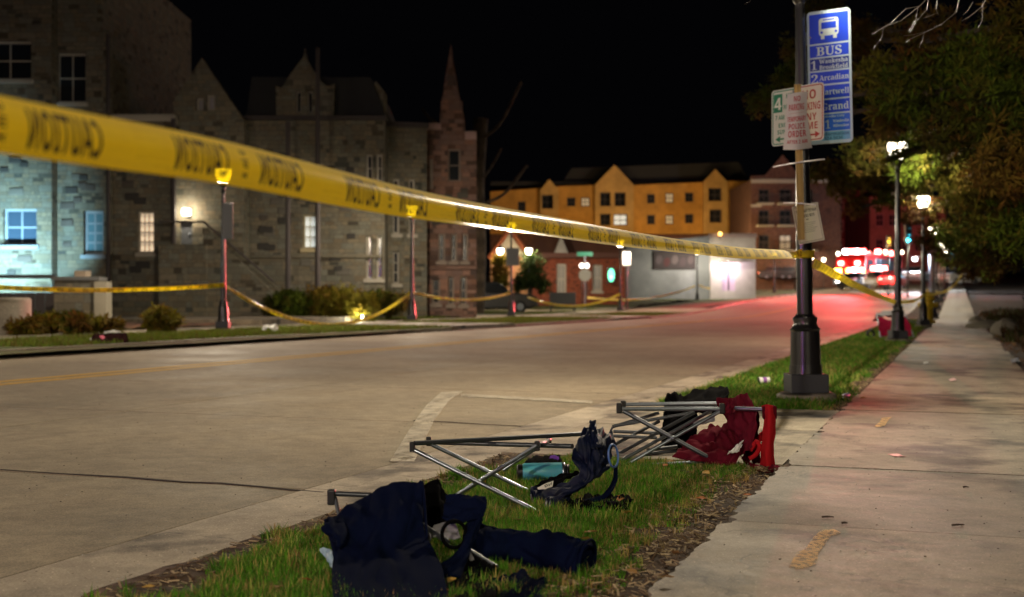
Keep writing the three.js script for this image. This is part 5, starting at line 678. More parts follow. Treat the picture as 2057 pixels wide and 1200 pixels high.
{
  const bs = thing('bus_stop_sign', 'tall blue BUS sign listing routes on the lamp post', 'bus sign', at(1667, 154, 9.98), TH - 0.5); bs.rotation.z = 0.02;
  signBoard(bs, 0.352, 1.075, 0.035, busT, 0.35);
  for (const y of [0.33, -0.33]) { part('bracket', [box(-0.24, -0.1, y - 0.012, y + 0.012, -0.03, -0.008), box(-0.19, -0.165, y - 0.05, y + 0.05, -0.04, -0.004)], M.steel, bs); }
  for (const y of [0.33, -0.33]) part('bolt', new THREE.CylinderGeometry(0.008, 0.008, 0.01, 8).rotateX(Math.PI / 2).translate(-0.15, y, 0.004), M.steel, bs);
  const grn = canvasTex(300, 460, (x, w, h) => { x.fillStyle = '#cfd4cc'; x.fillRect(0, 0, w, h); x.strokeStyle = '#0e7a58'; x.lineWidth = 8; x.beginPath(); x.roundRect(14, 14, w - 28, h - 28, 24); x.stroke(); x.fillStyle = '#0e7a58'; x.fillRect(22, 36, 92, 150); x.textBaseline = 'middle'; fitText(x, 'HR', 185, 60, 100, '52px', 'bold $ sans-serif'); fitText(x, 'PARKING', 200, 150, 150, '56px', 'bold $ sans-serif'); fitText(x, '7 AM - 6 PM', 155, 230, 230, '52px', 'bold $ sans-serif'); fitText(x, 'EXCEPT', 155, 295, 200, '48px', 'bold $ sans-serif'); fitText(x, 'SUNDAY', 155, 350, 200, '48px', 'bold $ sans-serif'); x.fillRect(70, 400, 160, 14); x.beginPath(); x.moveTo(40, 407); x.lineTo(90, 380); x.lineTo(90, 434); x.fill(); x.fillStyle = '#dfe6dc'; fitText(x, '4', 68, 116, 80, '140px', 'bold $ sans-serif'); });
  const redT = canvasTex(300, 460, (x, w, h) => { x.fillStyle = '#cfcac4'; x.fillRect(0, 0, w, h); x.strokeStyle = '#9c1f24'; x.lineWidth = 8; x.beginPath(); x.roundRect(14, 14, w - 28, h - 28, 24); x.stroke(); x.fillStyle = '#9c1f24'; x.textBaseline = 'middle'; fitText(x, 'NO', 150, 84, 200, '100px', 'bold $ sans-serif'); fitText(x, 'PARKING', 150, 178, 240, '84px', 'bold $ sans-serif'); fitText(x, 'ANY', 150, 262, 200, '78px', 'bold $ sans-serif'); fitText(x, 'TIME', 150, 334, 200, '78px', 'bold $ sans-serif'); x.fillRect(150, 400, 70, 14); x.beginPath(); x.moveTo(262, 407); x.lineTo(214, 380); x.lineTo(214, 434); x.fill(); });
  const ps = thing('parking_sign', 'white sign with green lettering, a boxed 4 and a green arrow', 'parking sign', at(1579, 235, 9.96), TH - 0.9); signBoard(ps, 0.29, 0.45, 0.03, grn);
  const ns = thing('parking_sign', 'white NO PARKING sign with red lettering and red arrow', 'parking sign', at(1625, 227, 9.74), TH - 0.9); signBoard(ns, 0.29, 0.45, 0.03, redT);
  for (const [o, s] of [[ps, 0.145], [ns, -0.145]]) part('bracket', box(s - 0.02, s + 0.02, -0.2, 0.2, -0.03, -0.006), M.steel, o);
  const st = thing('wooden_stake', 'pale wooden stake tied upright to the bus stop post', 'stake');
  part('lath', rbox(0.052, 1.2, 0.018, 0.002, 0, 0, 0).rotateZ(0.024).rotateY(TH).translate(...at(1606, 326, 9.6).toArray()), new THREE.MeshStandardMaterial({ map: tex(128, (u, v) => { const k = 0.62 + (vnoise(u * 30, v * 2, 32, 3) - 0.5) * 0.25; return [k, k * 0.84, k * 0.5]; }), roughness: 0.8 }), st);
  const popT = canvasTex(280, 620, (x, w, h) => { x.fillStyle = '#d6d2d0'; x.fillRect(0, 0, w, h); x.fillStyle = '#b3242e'; x.textBaseline = 'middle'; [['NO', 84, 80, 90], ['PARKING', 172, 92, 200]].forEach(([s, y, z, m]) => fitText(x, s, 140, y, m, z + 'px', 'bold $ sans-serif')); x.globalAlpha = 0.4; x.fillRect(50, 234, 180, 4); x.globalAlpha = 1;[['TEMPORARY', 300, 76, 220], ['POLICE', 380, 80, 180], ['ORDER', 456, 80, 180], ['AFTER 2 AM', 528, 46, 190]].forEach(([s, y, z, m]) => fitText(x, s, 140, y, m, z + 'px', 'bold $ sans-serif')); });
  const pp = thing('paper_notice', 'white paper notice in red capitals stapled to the stake', 'notice');
  part('sheet', cloth(pxRows([[[1582, 190, 9.55], [1602, 186, 9.53], [1623, 184, 9.55]], [[1580, 225, 9.54], [1601, 222, 9.5], [1620, 219, 9.54]], [[1577, 262, 9.53], [1601, 260, 9.49], [1626, 257, 9.54]], [[1574, 301, 9.55], [1602, 301, 9.47], [1632, 297, 9.57]]].reverse()), { t: 0.0015, w: 0.006, f: 3, nu: 14, nv: 24 }), new THREE.MeshStandardMaterial({ map: popT, roughness: 0.6, side: THREE.DoubleSide }), pp);
  const dtT = canvasTex(300, 420, (x, w, h) => { x.fillStyle = '#cfc9b4'; x.fillRect(0, 0, w, h); x.strokeStyle = '#6b6654'; x.lineWidth = 5; x.strokeRect(16, 16, w - 32, h - 32); x.fillStyle = '#2d2c28'; x.textBaseline = 'middle'; fitText(x, 'TEMPORARY DETOUR', 150, 70, 240, '44px', 'bold $ sans-serif'); fitText(x, 'RIDERS BUS', 150, 122, 180, '46px', 'bold $ sans-serif'); fitText(x, 'AT', 150, 164, 40, '26px', 'bold $ sans-serif'); x.globalAlpha = 0.5; for (let i = 0; i < 6; i++) { x.fillRect(66 + (i % 2) * 8, 200 + i * 20, 168 - (i % 3) * 16, 5); } });
  const dn = thing('detour_notice', 'laminated cream notice hung askew on the post above the tape', 'notice', at(1624, 449, 9.72), TH); dn.rotation.z = 0.19;
  signBoard(dn, 0.205, 0.3, 0.004, dtT, 0.3);
  M.tie = std([0.75, 0.72, 0.74], 0.5);
  const tie = (a, b, label) => { const t = thing('cable_tie', label, 'cable tie'); const p = at(...a, 9.56), q = at(...b, 9.58); part('strap', pipe([p, p.clone().lerp(q, 0.5).add(V(0, 0.004, 0.015)), q], 0.005, 6, 10), M.tie, t); part('ratchet', rbox(0.012, 0.014, 0.012, 0.002).translate(...p.clone().lerp(q, 0.55).add(V(0, 0.005, 0.018)).toArray()), M.tie, t); };
  tie([1553, 336], [1657, 320], 'long white cable tie round stake and post below the paper notice');
  tie([1574, 408], [1640, 412], 'short white cable tie at the top of the cream notice');
}
// ---------------------------------------------------------------- fallen camping chairs
const tubeSet = (parent, list, r, m, name = 'tube') => list.map(([x0, y0, d0, x1, y1, d1, k = 1]) => part(name, rod(at(x0, y0, d0), at(x1, y1, d1), r * k, 12), m, parent));
const jointAt = (parent, x, y, d, s = 0.03, turn = TH) => part('joint', rbox(s * 0.8, s * 1.5, s * 0.8, s * 0.18).rotateY(turn).translate(...at(x, y, d).toArray()), M.blackPlastic, parent);
{ // near navy chair
  const o = thing('camping_chair', 'navy camping chair collapsed nearest the eye, its seat cloth upright', 'camping chair', null, 0, 'fallen camping chairs on the verge');
  part('seat_cloth', cloth(pxRows([
    [[676, 1026, 4.0], [715, 1006, 4.0], [760, 986, 3.98], [805, 971, 3.95], [848, 967, 3.9]],
    [[660, 1062, 3.9], [715, 1050, 3.84], [765, 1040, 3.8], [812, 1034, 3.78], [852, 1022, 3.82]],
    [[668, 1110, 3.75], [715, 1110, 3.7], [765, 1096, 3.68], [815, 1090, 3.68], [858, 1080, 3.74]],
    [[667, 1165, 3.5], [712, 1165, 3.46], [770, 1155, 3.45], [822, 1146, 3.48], [884, 1130, 3.54]],
    [[672, 1228, 3.2], [718, 1232, 3.17], [780, 1230, 3.17], [835, 1226, 3.2], [905, 1215, 3.25]]]), { nu: 64, nv: 64, w: 0.026, f: 4, t: 0.004, s: 3 }), M.navy, o);
  part('piping', pipe([[848, 967, 3.895], [852, 1000, 3.85], [855, 1040, 3.8], [858, 1082, 3.735]].map((p) => at(...p)), 0.0045, 6, 20), M.navy, o);
  part('side_roll', cloth(pxRows([[[654, 1044, 3.86], [668, 1034, 3.93], [690, 1042, 3.95]], [[650, 1062, 3.82], [672, 1066, 3.76], [700, 1062, 3.82]], [[662, 1092, 3.78], [680, 1100, 3.71], [702, 1092, 3.76]]]), { nu: 16, nv: 16, w: 0.02, f: 4, t: 0.006, s: 5 }), M.navy, o);
  part('back_cloth', cloth(pxRows([[[848, 978, 4.02], [868, 966, 4.05], [886, 968, 4.06], [896, 996, 4.05]], [[850, 1020, 4.0], [870, 1010, 4.0], [888, 1012, 4.0], [898, 1030, 4.0]], [[852, 1080, 3.92], [872, 1076, 3.9], [892, 1070, 3.9], [905, 1070, 3.92]]]), { nu: 20, nv: 20, w: 0.02, f: 4, t: 0.005, s: 7 }), M.black, o);
  part('lining', cloth(pxRows([[[856, 1066, 3.86], [880, 1052, 3.86], [915, 1052, 3.84]], [[858, 1082, 3.8], [886, 1078, 3.78], [925, 1080, 3.76]]]), { nu: 14, nv: 10, w: 0.014, f: 4, s: 9 }), M.greyLining, o);
  // arm flap with its cup-holder opening
  part('arm_cloth', cloth(pxRows([[[896, 996, 3.86], [925, 994, 3.84], [955, 994, 3.83], [976, 997, 3.84]], [[892, 1018, 3.82], [925, 1018, 3.8], [955, 1018, 3.79], [978, 1016, 3.8]], [[889, 1042, 3.78], [912, 1050, 3.75], [945, 1046, 3.75], [970, 1040, 3.77]]]), { nu: 30, nv: 24, w: 0.014, f: 4, t: 0.004, s: 11 }), M.navy, o);
  part('arm_cloth', cloth(pxRows([[[940, 1040, 3.78], [958, 1040, 3.77], [970, 1040, 3.77]], [[936, 1070, 3.72], [948, 1072, 3.71], [958, 1074, 3.72]], [[915, 1108, 3.66], [932, 1112, 3.64], [942, 1116, 3.66]], [[850, 1150, 3.54], [880, 1160, 3.53], [925, 1160, 3.56]]]), { nu: 14, nv: 24, w: 0.012, f: 4, t: 0.005, s: 13 }), M.navy, o);
  const ring = []; for (let i = 0; i < 16; i++) { const t = i / 16 * 6.283; ring.push(at(912 + Math.cos(t) * 24, 1074 + Math.sin(t) * 27, 3.72 + 0.02 * Math.cos(t))); }
  part('cup_holder_rim', pipe(ring, 0.006, 6, 40, true), M.black, o);
  // rolled sleeve lying to the right
  const sl = [[935, 1080, 3.82], [985, 1090, 3.84], [1040, 1098, 3.82], [1100, 1108, 3.8], [1150, 1118, 3.78], [1180, 1124, 3.76]], sleeve = [];
  const axis = sl.map((p) => at(...p)); for (let k = 0; k <= 10; k++) { const row = [], t = k / 10; for (const [i, p] of axis.entries()) { const T = axis[Math.min(5, i + 1)].clone().sub(axis[Math.max(0, i - 1)]).normalize(), N = V(0, 1, 0).addScaledVector(T, -T.y).normalize(), B = T.clone().cross(N), r = 0.05 + 0.02 * i / 5 + 0.006 * Math.sin(i * 2.3); const a = t * 6.2; row.push(p.clone().addScaledVector(N, Math.cos(a) * r * 0.92 - 0.006).addScaledVector(B, Math.sin(a) * r)); } sleeve.push(row); }
  part('sleeve', cloth(sleeve, { nu: 60, nv: 50, w: 0.026, f: 6, t: 0.005, s: 17 }), M.navy, o);
  part('sleeve_hem', pipe(Array.from({ length: 14 }, (_, i) => { const a = i / 14 * 6.283, p = axis[5].clone(), T = axis[5].clone().sub(axis[4]).normalize(), N = V(0, 1, 0).addScaledVector(T, -T.y).normalize(), B = T.clone().cross(N); return p.addScaledVector(N, Math.cos(a) * 0.064 - 0.006).addScaledVector(B, Math.sin(a) * 0.07); }), 0.005, 6, 40, true), M.navy, o);
  part('lower_fold', cloth(pxRows([[[985, 1168, 3.6], [1020, 1150, 3.62], [1060, 1148, 3.62], [1095, 1165, 3.6]], [[975, 1190, 3.52], [1020, 1180, 3.46], [1070, 1182, 3.46], [1108, 1196, 3.5]], [[975, 1230, 3.2], [1020, 1228, 3.18], [1070, 1230, 3.18], [1112, 1234, 3.2]]]), { nu: 28, nv: 20, w: 0.03, f: 5, t: 0.005, s: 19 }), M.navy, o);
  part('lower_fold', cloth(pxRows([[[925, 1100, 3.72], [945, 1106, 3.72], [970, 1120, 3.7], [1000, 1136, 3.68]], [[900, 1150, 3.58], [930, 1160, 3.56], [965, 1170, 3.56], [1000, 1170, 3.58]], [[880, 1234, 3.18], [920, 1232, 3.17], [960, 1230, 3.17], [995, 1228, 3.2]]]), { nu: 28, nv: 24, w: 0.035, f: 5, t: 0.005, s: 23 }), M.black, o);
  part('label_flap', cloth(pxRows([[[936, 1112, 3.69], [946, 1110, 3.69]], [[944, 1126, 3.66], [952, 1124, 3.66]]]), { nu: 6, nv: 6, w: 0.006, t: 0.002 }), M.greyLining, o);
  tubeSet(o, [[668, 992, 4.02, 760, 996, 4.05], [673, 1000, 4.02, 684, 1050, 3.98, 0.8], [932, 1098, 3.7, 1000, 1140, 3.68, 0.6], [760, 996, 4.05, 900, 1090, 3.75]], 0.0085, M.darkSteel);
  jointAt(o, 666, 999, 4.02, 0.034);
}
{ // middle navy chair, its frame bare
  const o = thing('camping_chair', 'navy camping chair on its side in the middle, bare cross tubes showing', 'camping chair', null, 0, 'fallen camping chairs on the verge');
  tubeSet(o, [[832, 891, 4.85, 1190, 871, 5.4], [866, 889, 5.28, 1150, 897, 4.75], [1079, 897, 4.8, 1104, 884, 5.28]], 0.0095, M.darkSteel);
  tubeSet(o, [[829, 903, 4.85, 1086, 1032, 4.76], [866, 893, 5.28, 1068, 990, 5.27], [1080, 895, 4.78, 893, 1010, 5.0], [1104, 884, 5.3, 1010, 945, 5.3, 0.9]], 0.0088, M.steel);
  tubeSet(o, [[960, 1044, 4.62, 1200, 1037, 4.7], [968, 1024, 4.84, 1050, 1018, 4.9]], 0.0075, M.steel);
  for (const [x, y, d] of [[828, 898, 4.85], [861, 887, 5.28], [1079, 896, 4.79], [1103, 882, 5.29]]) jointAt(o, x, y, d, 0.026);
  for (const [x, y, d] of [[953, 967, 4.86], [971, 943, 5.28]]) part('rivet', new THREE.SphereGeometry(0.011, 8, 6).translate(...at(x, y, d).toArray()), M.steel, o);
  part('seat_cloth', cloth(pxRows([
    [[1178, 862, 5.1], [1192, 848, 5.08], [1210, 862, 5.12], [1232, 854, 5.15]],
    [[1150, 888, 5.02], [1180, 880, 4.98], [1210, 878, 5.0], [1238, 884, 5.1]],
    [[1150, 920, 4.95], [1180, 925, 4.9], [1208, 920, 4.94], [1236, 915, 5.05]],
    [[1158, 950, 4.93], [1180, 962, 4.86], [1204, 955, 4.9], [1226, 940, 5.0]],
    [[1110, 968, 4.98], [1145, 985, 4.85], [1170, 990, 4.85], [1195, 968, 4.95]],
    [[1066, 982, 5.05], [1095, 1000, 4.9], [1120, 1008, 4.85], [1145, 1000, 4.9]],
    [[1072, 1022, 4.85], [1098, 1034, 4.75], [1125, 1038, 4.72], [1150, 1034, 4.75]]]), { nu: 48, nv: 72, w: 0.045, f: 6, t: 0.003, s: 29 }), M.navyShiny, o);
  part('seat_cloth', cloth(pxRows([[[1183, 846, 5.06], [1188, 844, 5.06], [1196, 852, 5.08]], [[1180, 870, 5.04], [1192, 872, 5.0], [1204, 866, 5.02]], [[1186, 900, 4.94], [1198, 898, 4.92], [1214, 900, 4.95]]]), { nu: 14, nv: 18, w: 0.03, f: 4, t: 0.004, s: 31 }), M.navyShiny, o);
  part('seat_cloth', cloth(pxRows([[[1130, 975, 5.0], [1150, 955, 5.0], [1175, 948, 5.0]], [[1085, 988, 5.02], [1110, 965, 5.04], [1140, 958, 5.04]], [[1066, 1000, 5.02], [1080, 980, 5.06], [1100, 972, 5.08]]]), { nu: 18, nv: 18, w: 0.03, f: 4, t: 0.004, s: 33 }), M.black, o);
  const ring = []; for (let i = 0; i < 18; i++) { const t = i / 18 * 6.283; ring.push(at(1232 + Math.cos(t) * 9.5 + Math.sin(t) * 1.5, 916 + Math.sin(t) * 23, 4.98 + 0.045 * Math.cos(t))); }
  part('cup_holder_rim', pipe(ring, 0.0045, 6, 48, true), std([0.10, 0.2, 0.5], 0.35), o);
  part('strap', cloth(pxRows([[[1233, 935, 5.0], [1242, 935, 5.02]], [[1232, 962, 4.97], [1240, 964, 4.98]], [[1216, 988, 4.9], [1226, 992, 4.9]], [[1190, 999, 4.88], [1196, 1006, 4.86]], [[1150, 1008, 4.85], [1152, 1018, 4.83]]]), { nu: 5, nv: 30, w: 0.012, f: 3, t: 0.003, s: 35 }), M.navy, o);
  part('carry_bag', cloth(pxRows([[[1135, 1006, 4.9], [1180, 1000, 4.95], [1230, 1000, 4.95], [1262, 994, 4.98]], [[1130, 1020, 4.8], [1180, 1012, 4.78], [1225, 1008, 4.8], [1272, 1006, 4.86]], [[1132, 1036, 4.72], [1180, 1036, 4.7], [1225, 1030, 4.74], [1266, 1024, 4.8]]]), { nu: 40, nv: 20, w: 0.04, f: 8, t: 0.004, s: 37 }), M.black, o);
  const tagT = canvasTex(128, 64, (x, w, h) => { x.fillStyle = '#d8d6c8'; x.fillRect(0, 0, w, h); x.fillStyle = '#22211d'; x.font = 'bold 40px sans-serif'; x.textBaseline = 'middle'; x.fillText('DN', 58, 36); });
  part('care_tag', cloth(pxRows([[[1080, 980, 4.92], [1094, 973, 4.92], [1112, 966, 4.95]], [[1080, 984, 4.92], [1096, 982, 4.9], [1110, 978, 4.92]]]), { nu: 10, nv: 4, w: 0.004, t: 0.001 }), new THREE.MeshStandardMaterial({ map: tagT, roughness: 0.7, side: THREE.DoubleSide }), o);
}
{ // red chair
  const o = thing('camping_chair', 'maroon camping chair tipped over at the sidewalk edge with a bright red arm', 'camping chair', null, 0, 'fallen camping chairs on the verge');
  tubeSet(o, [[1250, 813, 6.75, 1440, 811, 6.75], [1248, 822, 6.3, 1450, 822, 6.28], [1474, 821, 6.28, 1535, 823, 6.2]], 0.0105, M.steel);
  tubeSet(o, [[1252, 826, 6.3, 1450, 934, 6.16]], 0.011, M.darkSteel);
  tubeSet(o, [[1448, 826, 6.28, 1252, 937, 6.15], [1428, 826, 6.5, 1244, 928, 6.3], [1264, 937, 6.12, 1430, 927, 6.2, 0.8]], 0.0095, M.steel);
  for (const [x, y, d] of [[1244, 820, 6.3], [1252, 815, 6.72], [1451, 821, 6.28]]) jointAt(o, x, y, d, 0.036);
  part('rivet', new THREE.SphereGeometry(0.013, 8, 6).translate(...at(1352, 881, 6.2).toArray()), M.steel, o);
  part('back_cloth', cloth(pxRows([
    [[1440, 800, 6.5], [1462, 797, 6.45], [1486, 795, 6.4], [1500, 789, 6.35]],
    [[1446, 825, 6.45], [1470, 825, 6.36], [1496, 822, 6.3], [1513, 818, 6.26]],
    [[1456, 850, 6.42], [1476, 855, 6.32], [1500, 850, 6.24], [1517, 842, 6.2]],
    [[1466, 876, 6.4], [1484, 884, 6.28], [1502, 880, 6.2], [1514, 870, 6.18]],
    [[1470, 906, 6.3], [1482, 912, 6.2], [1494, 910, 6.17], [1500, 900, 6.16]]]), { nu: 30, nv: 36, w: 0.04, f: 4, t: 0.004, s: 41 }), M.maroon, o);
  part('seat_cloth', cloth(pxRows([
    [[1412, 862, 6.5], [1440, 850, 6.5], [1462, 852, 6.45], [1478, 860, 6.4]],
    [[1392, 876, 6.4], [1425, 872, 6.34], [1460, 876, 6.3], [1490, 880, 6.25]],
    [[1370, 896, 6.32], [1415, 895, 6.24], [1455, 905, 6.18], [1488, 905, 6.16]],
    [[1350, 918, 6.24], [1400, 925, 6.16], [1450, 930, 6.12], [1478, 932, 6.12]]]), { nu: 40, nv: 36, w: 0.045, f: 4.5, t: 0.004, s: 43 }), M.maroon, o);
  part('arm_cloth', cloth(pxRows([
    [[1532, 816, 6.2], [1540, 813, 6.14], [1552, 815, 6.14], [1560, 819, 6.2]],
    [[1533, 845, 6.16], [1541, 846, 6.1], [1551, 846, 6.1], [1559, 846, 6.16]],
    [[1532, 890, 6.13], [1540, 892, 6.07], [1549, 892, 6.07], [1558, 890, 6.13]],
    [[1528, 934, 6.12], [1537, 938, 6.06], [1546, 938, 6.06], [1555, 934, 6.12]]]), { nu: 16, nv: 36, w: 0.012, f: 3, t: 0.006, s: 47 }), M.red, o);
  part('arm_end', rbox(0.068, 0.07, 0.05, 0.012).rotateY(TH).translate(...at(1546, 829, 6.17).toArray()), fabric([0.09, 0.006, 0.012], 0.1), o);
  part('strap', cloth(pxRows([[[1500, 905, 6.3], [1520, 880, 6.3], [1533, 862, 6.3]], [[1506, 915, 6.26], [1524, 892, 6.26], [1536, 872, 6.26]]]), { nu: 16, nv: 6, w: 0.02, t: 0.004, s: 49 }), M.red, o);
  part('strap', cloth(pxRows([[[1505, 930, 6.15], [1530, 936, 6.12], [1560, 934, 6.1], [1588, 941, 6.05]], [[1508, 944, 6.06], [1530, 946, 6.02], [1560, 944, 6.02], [1580, 946, 6.0]]]), { nu: 26, nv: 8, w: 0.025, f: 5, t: 0.005, s: 53 }), M.maroon, o);
  part('back_cloth', cloth(pxRows([[[1456, 812, 6.26], [1464, 800, 6.25], [1472, 806, 6.26]], [[1462, 835, 6.25], [1470, 832, 6.22], [1478, 826, 6.25]]]), { nu: 10, nv: 12, w: 0.03, t: 0.004, s: 57 }), M.maroon, o);
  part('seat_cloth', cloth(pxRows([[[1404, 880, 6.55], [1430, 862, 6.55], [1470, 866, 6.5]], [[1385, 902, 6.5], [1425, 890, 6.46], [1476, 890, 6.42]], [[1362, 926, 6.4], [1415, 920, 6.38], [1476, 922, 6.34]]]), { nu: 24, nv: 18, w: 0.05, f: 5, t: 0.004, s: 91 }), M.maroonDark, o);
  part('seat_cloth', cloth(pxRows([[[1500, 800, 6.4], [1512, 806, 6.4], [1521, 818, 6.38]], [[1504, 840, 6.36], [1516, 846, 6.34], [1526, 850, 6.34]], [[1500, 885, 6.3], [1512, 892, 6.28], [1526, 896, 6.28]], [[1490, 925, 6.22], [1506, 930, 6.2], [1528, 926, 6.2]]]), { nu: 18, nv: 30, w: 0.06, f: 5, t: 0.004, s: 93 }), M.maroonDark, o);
  part('strap', pipe([at(1508, 905, 6.18), at(1520, 888, 6.16), at(1526, 898, 6.14), at(1518, 914, 6.14), at(1506, 922, 6.15)], 0.012, 6, 24), M.red, o);
  part('torn_print', cloth(pxRows([[[1466, 906, 6.1], [1480, 894, 6.12], [1494, 884, 6.15]], [[1462, 912, 6.08], [1482, 908, 6.09], [1490, 898, 6.12]]]), { nu: 12, nv: 6, w: 0.02, t: 0.002, s: 59 }), M.whitePaper, o);
}
{ // black chair behind the red one
  const o = thing('camping_chair', 'black camping chair heaped behind the maroon one', 'camping chair', null, 0, 'fallen camping chairs on the verge');
  tubeSet(o, [[1393, 830, 6.9, 1234, 856, 6.9], [1324, 830, 7.0, 1230, 858, 7.0], [1232, 867, 6.9, 1330, 871, 6.9], [1232, 876, 6.75, 1320, 880, 6.75], [1395, 829, 6.8, 1238, 915, 6.6], [1324, 847, 6.9, 1232, 895, 6.7], [1300, 905, 6.55, 1360, 898, 6.6], [1290, 914, 6.5, 1358, 906, 6.55]], 0.0095, M.darkSteel);
  part('back_cloth', cloth(pxRows([[[1334, 812, 7.1], [1337, 790, 7.1], [1352, 794, 7.1], [1371, 800, 7.1]], [[1330, 840, 7.0], [1350, 835, 6.95], [1375, 830, 6.92], [1400, 828, 6.92]], [[1326, 875, 6.9], [1350, 875, 6.85], [1375, 870, 6.85], [1400, 865, 6.85]], [[1332, 895, 6.8], [1352, 900, 6.75], [1372, 900, 6.75], [1395, 892, 6.78]]]), { nu: 28, nv: 28, w: 0.05, f: 4, t: 0.006, s: 61 }), M.black, o);
  part('seat_cloth', cloth(pxRows([[[1365, 806, 7.2], [1395, 788, 7.25], [1430, 777, 7.25], [1460, 778, 7.2]], [[1372, 812, 7.05], [1400, 804, 7.0], [1436, 796, 7.0], [1464, 786, 7.05]], [[1376, 830, 6.95], [1405, 828, 6.9], [1440, 822, 6.9], [1462, 815, 6.95]]]), { nu: 28, nv: 20, w: 0.04, f: 4, t: 0.01, s: 63 }), M.black, o);
  part('lining', cloth(pxRows([[[1392, 848, 6.84], [1415, 840, 6.82], [1436, 832, 6.82]], [[1394, 855, 6.8], [1418, 850, 6.78], [1436, 846, 6.78]]]), { nu: 10, nv: 6, w: 0.01, t: 0.003 }), M.greyLining, o);
}
// ---------------------------------------------------------------- small things on the verge and pavement
{
  const p = at(1090, 937, 5.55); p.y = 0.045; const o = thing('tumbler', 'turquoise steel tumbler lying in the grass behind the middle chair', 'tumbler', p, TH + 0.04);
  const rz = (g) => g.rotateZ(-Math.PI / 2);
  part('body', toCreasedNormals(rz(lathe([[0, -0.09], [0.036, -0.09], [0.041, -0.082], [0.043, 0.06], [0.043, 0.085], [0.04, 0.088]], 24)), 0.6), new THREE.MeshPhysicalMaterial({ color: col(0.1, 0.5, 0.6), roughness: 0.45, clearcoat: 0.3 }), o);
  part('rim', rz(lathe([[0.043, 0.086], [0.0445, 0.09], [0.0445, 0.097], [0.04, 0.1], [0, 0.1]], 24)), M.steel, o);
  part('lid', rz(lathe([[0, 0.1], [0.034, 0.1], [0.034, 0.118], [0, 0.12]], 20)), M.blackPlastic, o);
  part('base_ring', rz(lathe([[0, -0.115], [0.03, -0.115], [0.036, -0.108], [0.036, -0.0905]], 20)), M.blackPlastic, o);
  const b = thing('pouch', 'purple and black pouch lying behind the turquoise tumbler', 'pouch');
  part('body', cloth(pxRows([[[1060, 922, 5.95], [1085, 916, 5.95], [1125, 917, 5.95]], [[1056, 932, 5.82], [1085, 924, 5.78], [1128, 926, 5.8]], [[1058, 945, 5.75], [1090, 945, 5.72], [1130, 944, 5.72]]]), { nu: 24, nv: 12, w: 0.02, t: 0.012, s: 67 }), M.black, b);
  part('flap', cloth(pxRows([[[1098, 918, 5.84], [1112, 916, 5.84], [1122, 918, 5.85]], [[1098, 924, 5.8], [1112, 922, 5.79], [1123, 924, 5.8]]]), { nu: 10, nv: 5, w: 0.008, t: 0.004 }), fabric([0.16, 0.05, 0.4]), b);
  const scrap = thing('plastic_bag', 'pale blue plastic scrap caught under the nearest chair', 'plastic bag');
  part('film', cloth(pxRows([[[640, 1104, 3.82], [656, 1101, 3.8], [678, 1104, 3.78]], [[650, 1118, 3.76], [660, 1118, 3.74], [678, 1120, 3.72]], [[664, 1140, 3.7], [670, 1142, 3.68], [680, 1142, 3.66]]]), { nu: 14, nv: 14, w: 0.012, f: 4, t: 0.002, s: 71 }), std([0.35, 0.5, 0.6], 0.4), scrap);
  // paper cup on its side
  const cup = thing('paper_cup', 'white paper cup with a purple band lying by the post', 'paper cup', gp(1536, 774), TH); cup.position.y = 0.04;
  const cz = (g) => g.rotateZ(Math.PI / 2 + 0.1); part('body', cz(lathe([[0.0, -0.05], [0.03, -0.05], [0.042, 0.055], [0.04, 0.055], [0.028, -0.048]], 20)), M.whitePaper, cup); part('band', cz(lathe([[0.0338, -0.02], [0.0378, 0.015]], 20)), std([0.25, 0.08, 0.35], 0.6), cup); part('lid', cz(lathe([[0, 0.06], [0.044, 0.058], [0.045, 0.052], [0.0425, 0.05]], 20)), M.blackPlastic, cup);
  const flat = (name, label, cat, pts, m, y = 0.006, w = 0.006, grp) => { const c = pts.reduce((s, [x, yy]) => [s[0] + x / pts.length, s[1] + yy / pts.length], [0, 0]); const o2 = thing(name, label, cat, null, 0, grp); const P = pts.map(([x, yy]) => gp(x, yy, y)); part('sheet', cloth([[P[0], P[1]], [P[3], P[2]]], { nu: 8, nv: 8, w, f: 3, t: 0.0012, s: Math.round(c[0]) }), m, o2); return o2; };
  flat('paper_scrap', 'pink paper strip lying alone mid sidewalk', 'paper', [[1783, 912], [1800, 911], [1820, 916], [1800, 917]], std([0.75, 0.35, 0.36], 0.6), 0.008);
  flat('paper_scrap', 'small pale scrap farther along the sidewalk', 'paper', [[1906, 762], [1918, 759], [1922, 763], [1910, 766]], std([0.7, 0.45, 0.45], 0.7), 0.008);
  flat('paper_scrap', 'tiny white scrap near the left sidewalk edge', 'paper', [[1855, 728], [1864, 726], [1866, 729], [1856, 731]], M.whitePaper, 0.008);
  flat('plastic_wrapper', 'purple wrapper on bare soil right of the post footing', 'wrapper', [[1688, 793], [1704, 789], [1710, 794], [1694, 798]], std([0.2, 0.12, 0.5], 0.4), 0.012, 0.02);
  flat('paper_scrap', 'pink scrap close to the far end of the sidewalk', 'paper', [[1908, 615], [1918, 613], [1919, 618], [1909, 619]], std([0.8, 0.5, 0.5], 0.6), 0.03, 0.03);
  flat('paper_scrap', 'bluish scrap at the mulch right of the sidewalk', 'paper', [[2030, 722], [2046, 718], [2050, 724], [2034, 728]], std([0.4, 0.45, 0.55], 0.6), 0.03, 0.03);
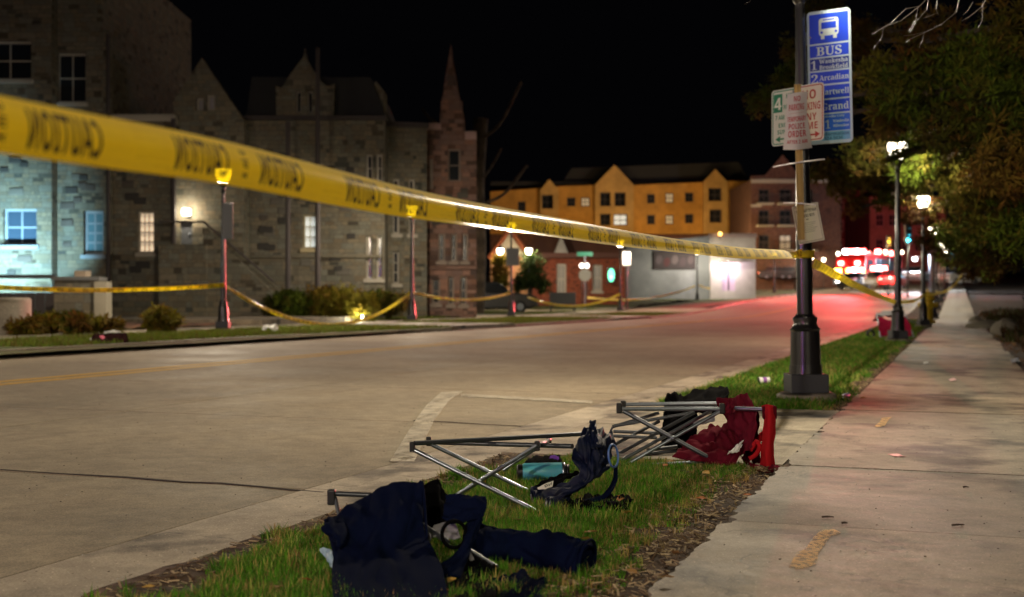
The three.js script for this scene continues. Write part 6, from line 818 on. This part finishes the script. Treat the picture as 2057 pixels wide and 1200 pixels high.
  for (const [x, y, l, lb] of [[1663, 1039, 0.045, 'short dark twig just beyond the nearest sidewalk joint'], [1941, 979, 0.025, 'dark speck of twig far right on the sidewalk'], [1697, 1051, 0.02, 'tiny twig lying in the nearest sidewalk joint'], [1925, 1055, 0.05, 'thin twig right of the spray mark by the joint']]) { const s = thing('twig', lb, 'twig', gp(x, y, 0.006), rr(0, 0.6), 'twigs on the sidewalk'); part('stick', [rod(V(-l / 2, 0, 0), V(0, 0.002, 0.003), 0.004, 6), rod(V(0, 0.002, 0.003), V(l / 2, 0, 0), 0.004, 6, 0.002)], M.bark, s); }
  // fallen leaves: a cupped blade with a stem
  const leafG = cloth([[V(-0.012, 0.004, -0.03), V(0, 0, -0.034), V(0.012, 0.004, -0.03)], [V(-0.03, 0.012, -0.005), V(0, 0.002, 0), V(0.028, 0.01, -0.004)], [V(-0.022, 0.008, 0.02), V(0, 0.003, 0.022), V(0.022, 0.012, 0.018)], [V(-0.003, 0.012, 0.045), V(0, 0.01, 0.046), V(0.003, 0.012, 0.045)]], { nu: 8, nv: 8, w: 0.006, t: 0.0008, f: 3, s: 73 });
  const lm = [std([0.42, 0.14, 0.03], 0.8), std([0.3, 0.17, 0.05], 0.8), std([0.5, 0.3, 0.06], 0.8)];
  [[1336, 935, 0], [1184, 1070, 1], [1245, 1004, 0], [1262, 1030, 2], [1040, 1045, 1], [890, 1186, 0], [900, 1168, 2], [1345, 928, 1], [1178, 1084, 2], [1410, 1002, 0], [615, 1165, 0], [560, 1180, 1], [1360, 1112, 1], [1418, 950, 2], [300, 1180, 2], [1270, 1150, 1], [1500, 995, 0], [1340, 1160, 1], [1460, 760, 0], [1735, 800, 1]].forEach(([x, y, k]) => { const o3 = thing('fallen_leaf', ['orange red fallen leaf lying on grass or bare soil', 'dull brown fallen leaf lying on grass or bare soil', 'yellow brown fallen leaf lying on grass or bare soil'][k], 'leaf', gp(x, y, 0.025), rnd() * 6.28, 'fallen leaves on the verge'); o3.scale.setScalar(rr(0.4, 0.62)); o3.rotation.x = rr(-0.5, 0.5); part('blade', leafG, lm[k], o3); part('stem', rod(V(0, 0, -0.03), V(0.004, 0.004, -0.055), 0.0009, 5), lm[1], o3); });
}
scene.traverse((o) => { if (o.isMesh) { o.castShadow = true; o.receiveShadow = true; } });
renderer.render(scene, camera);
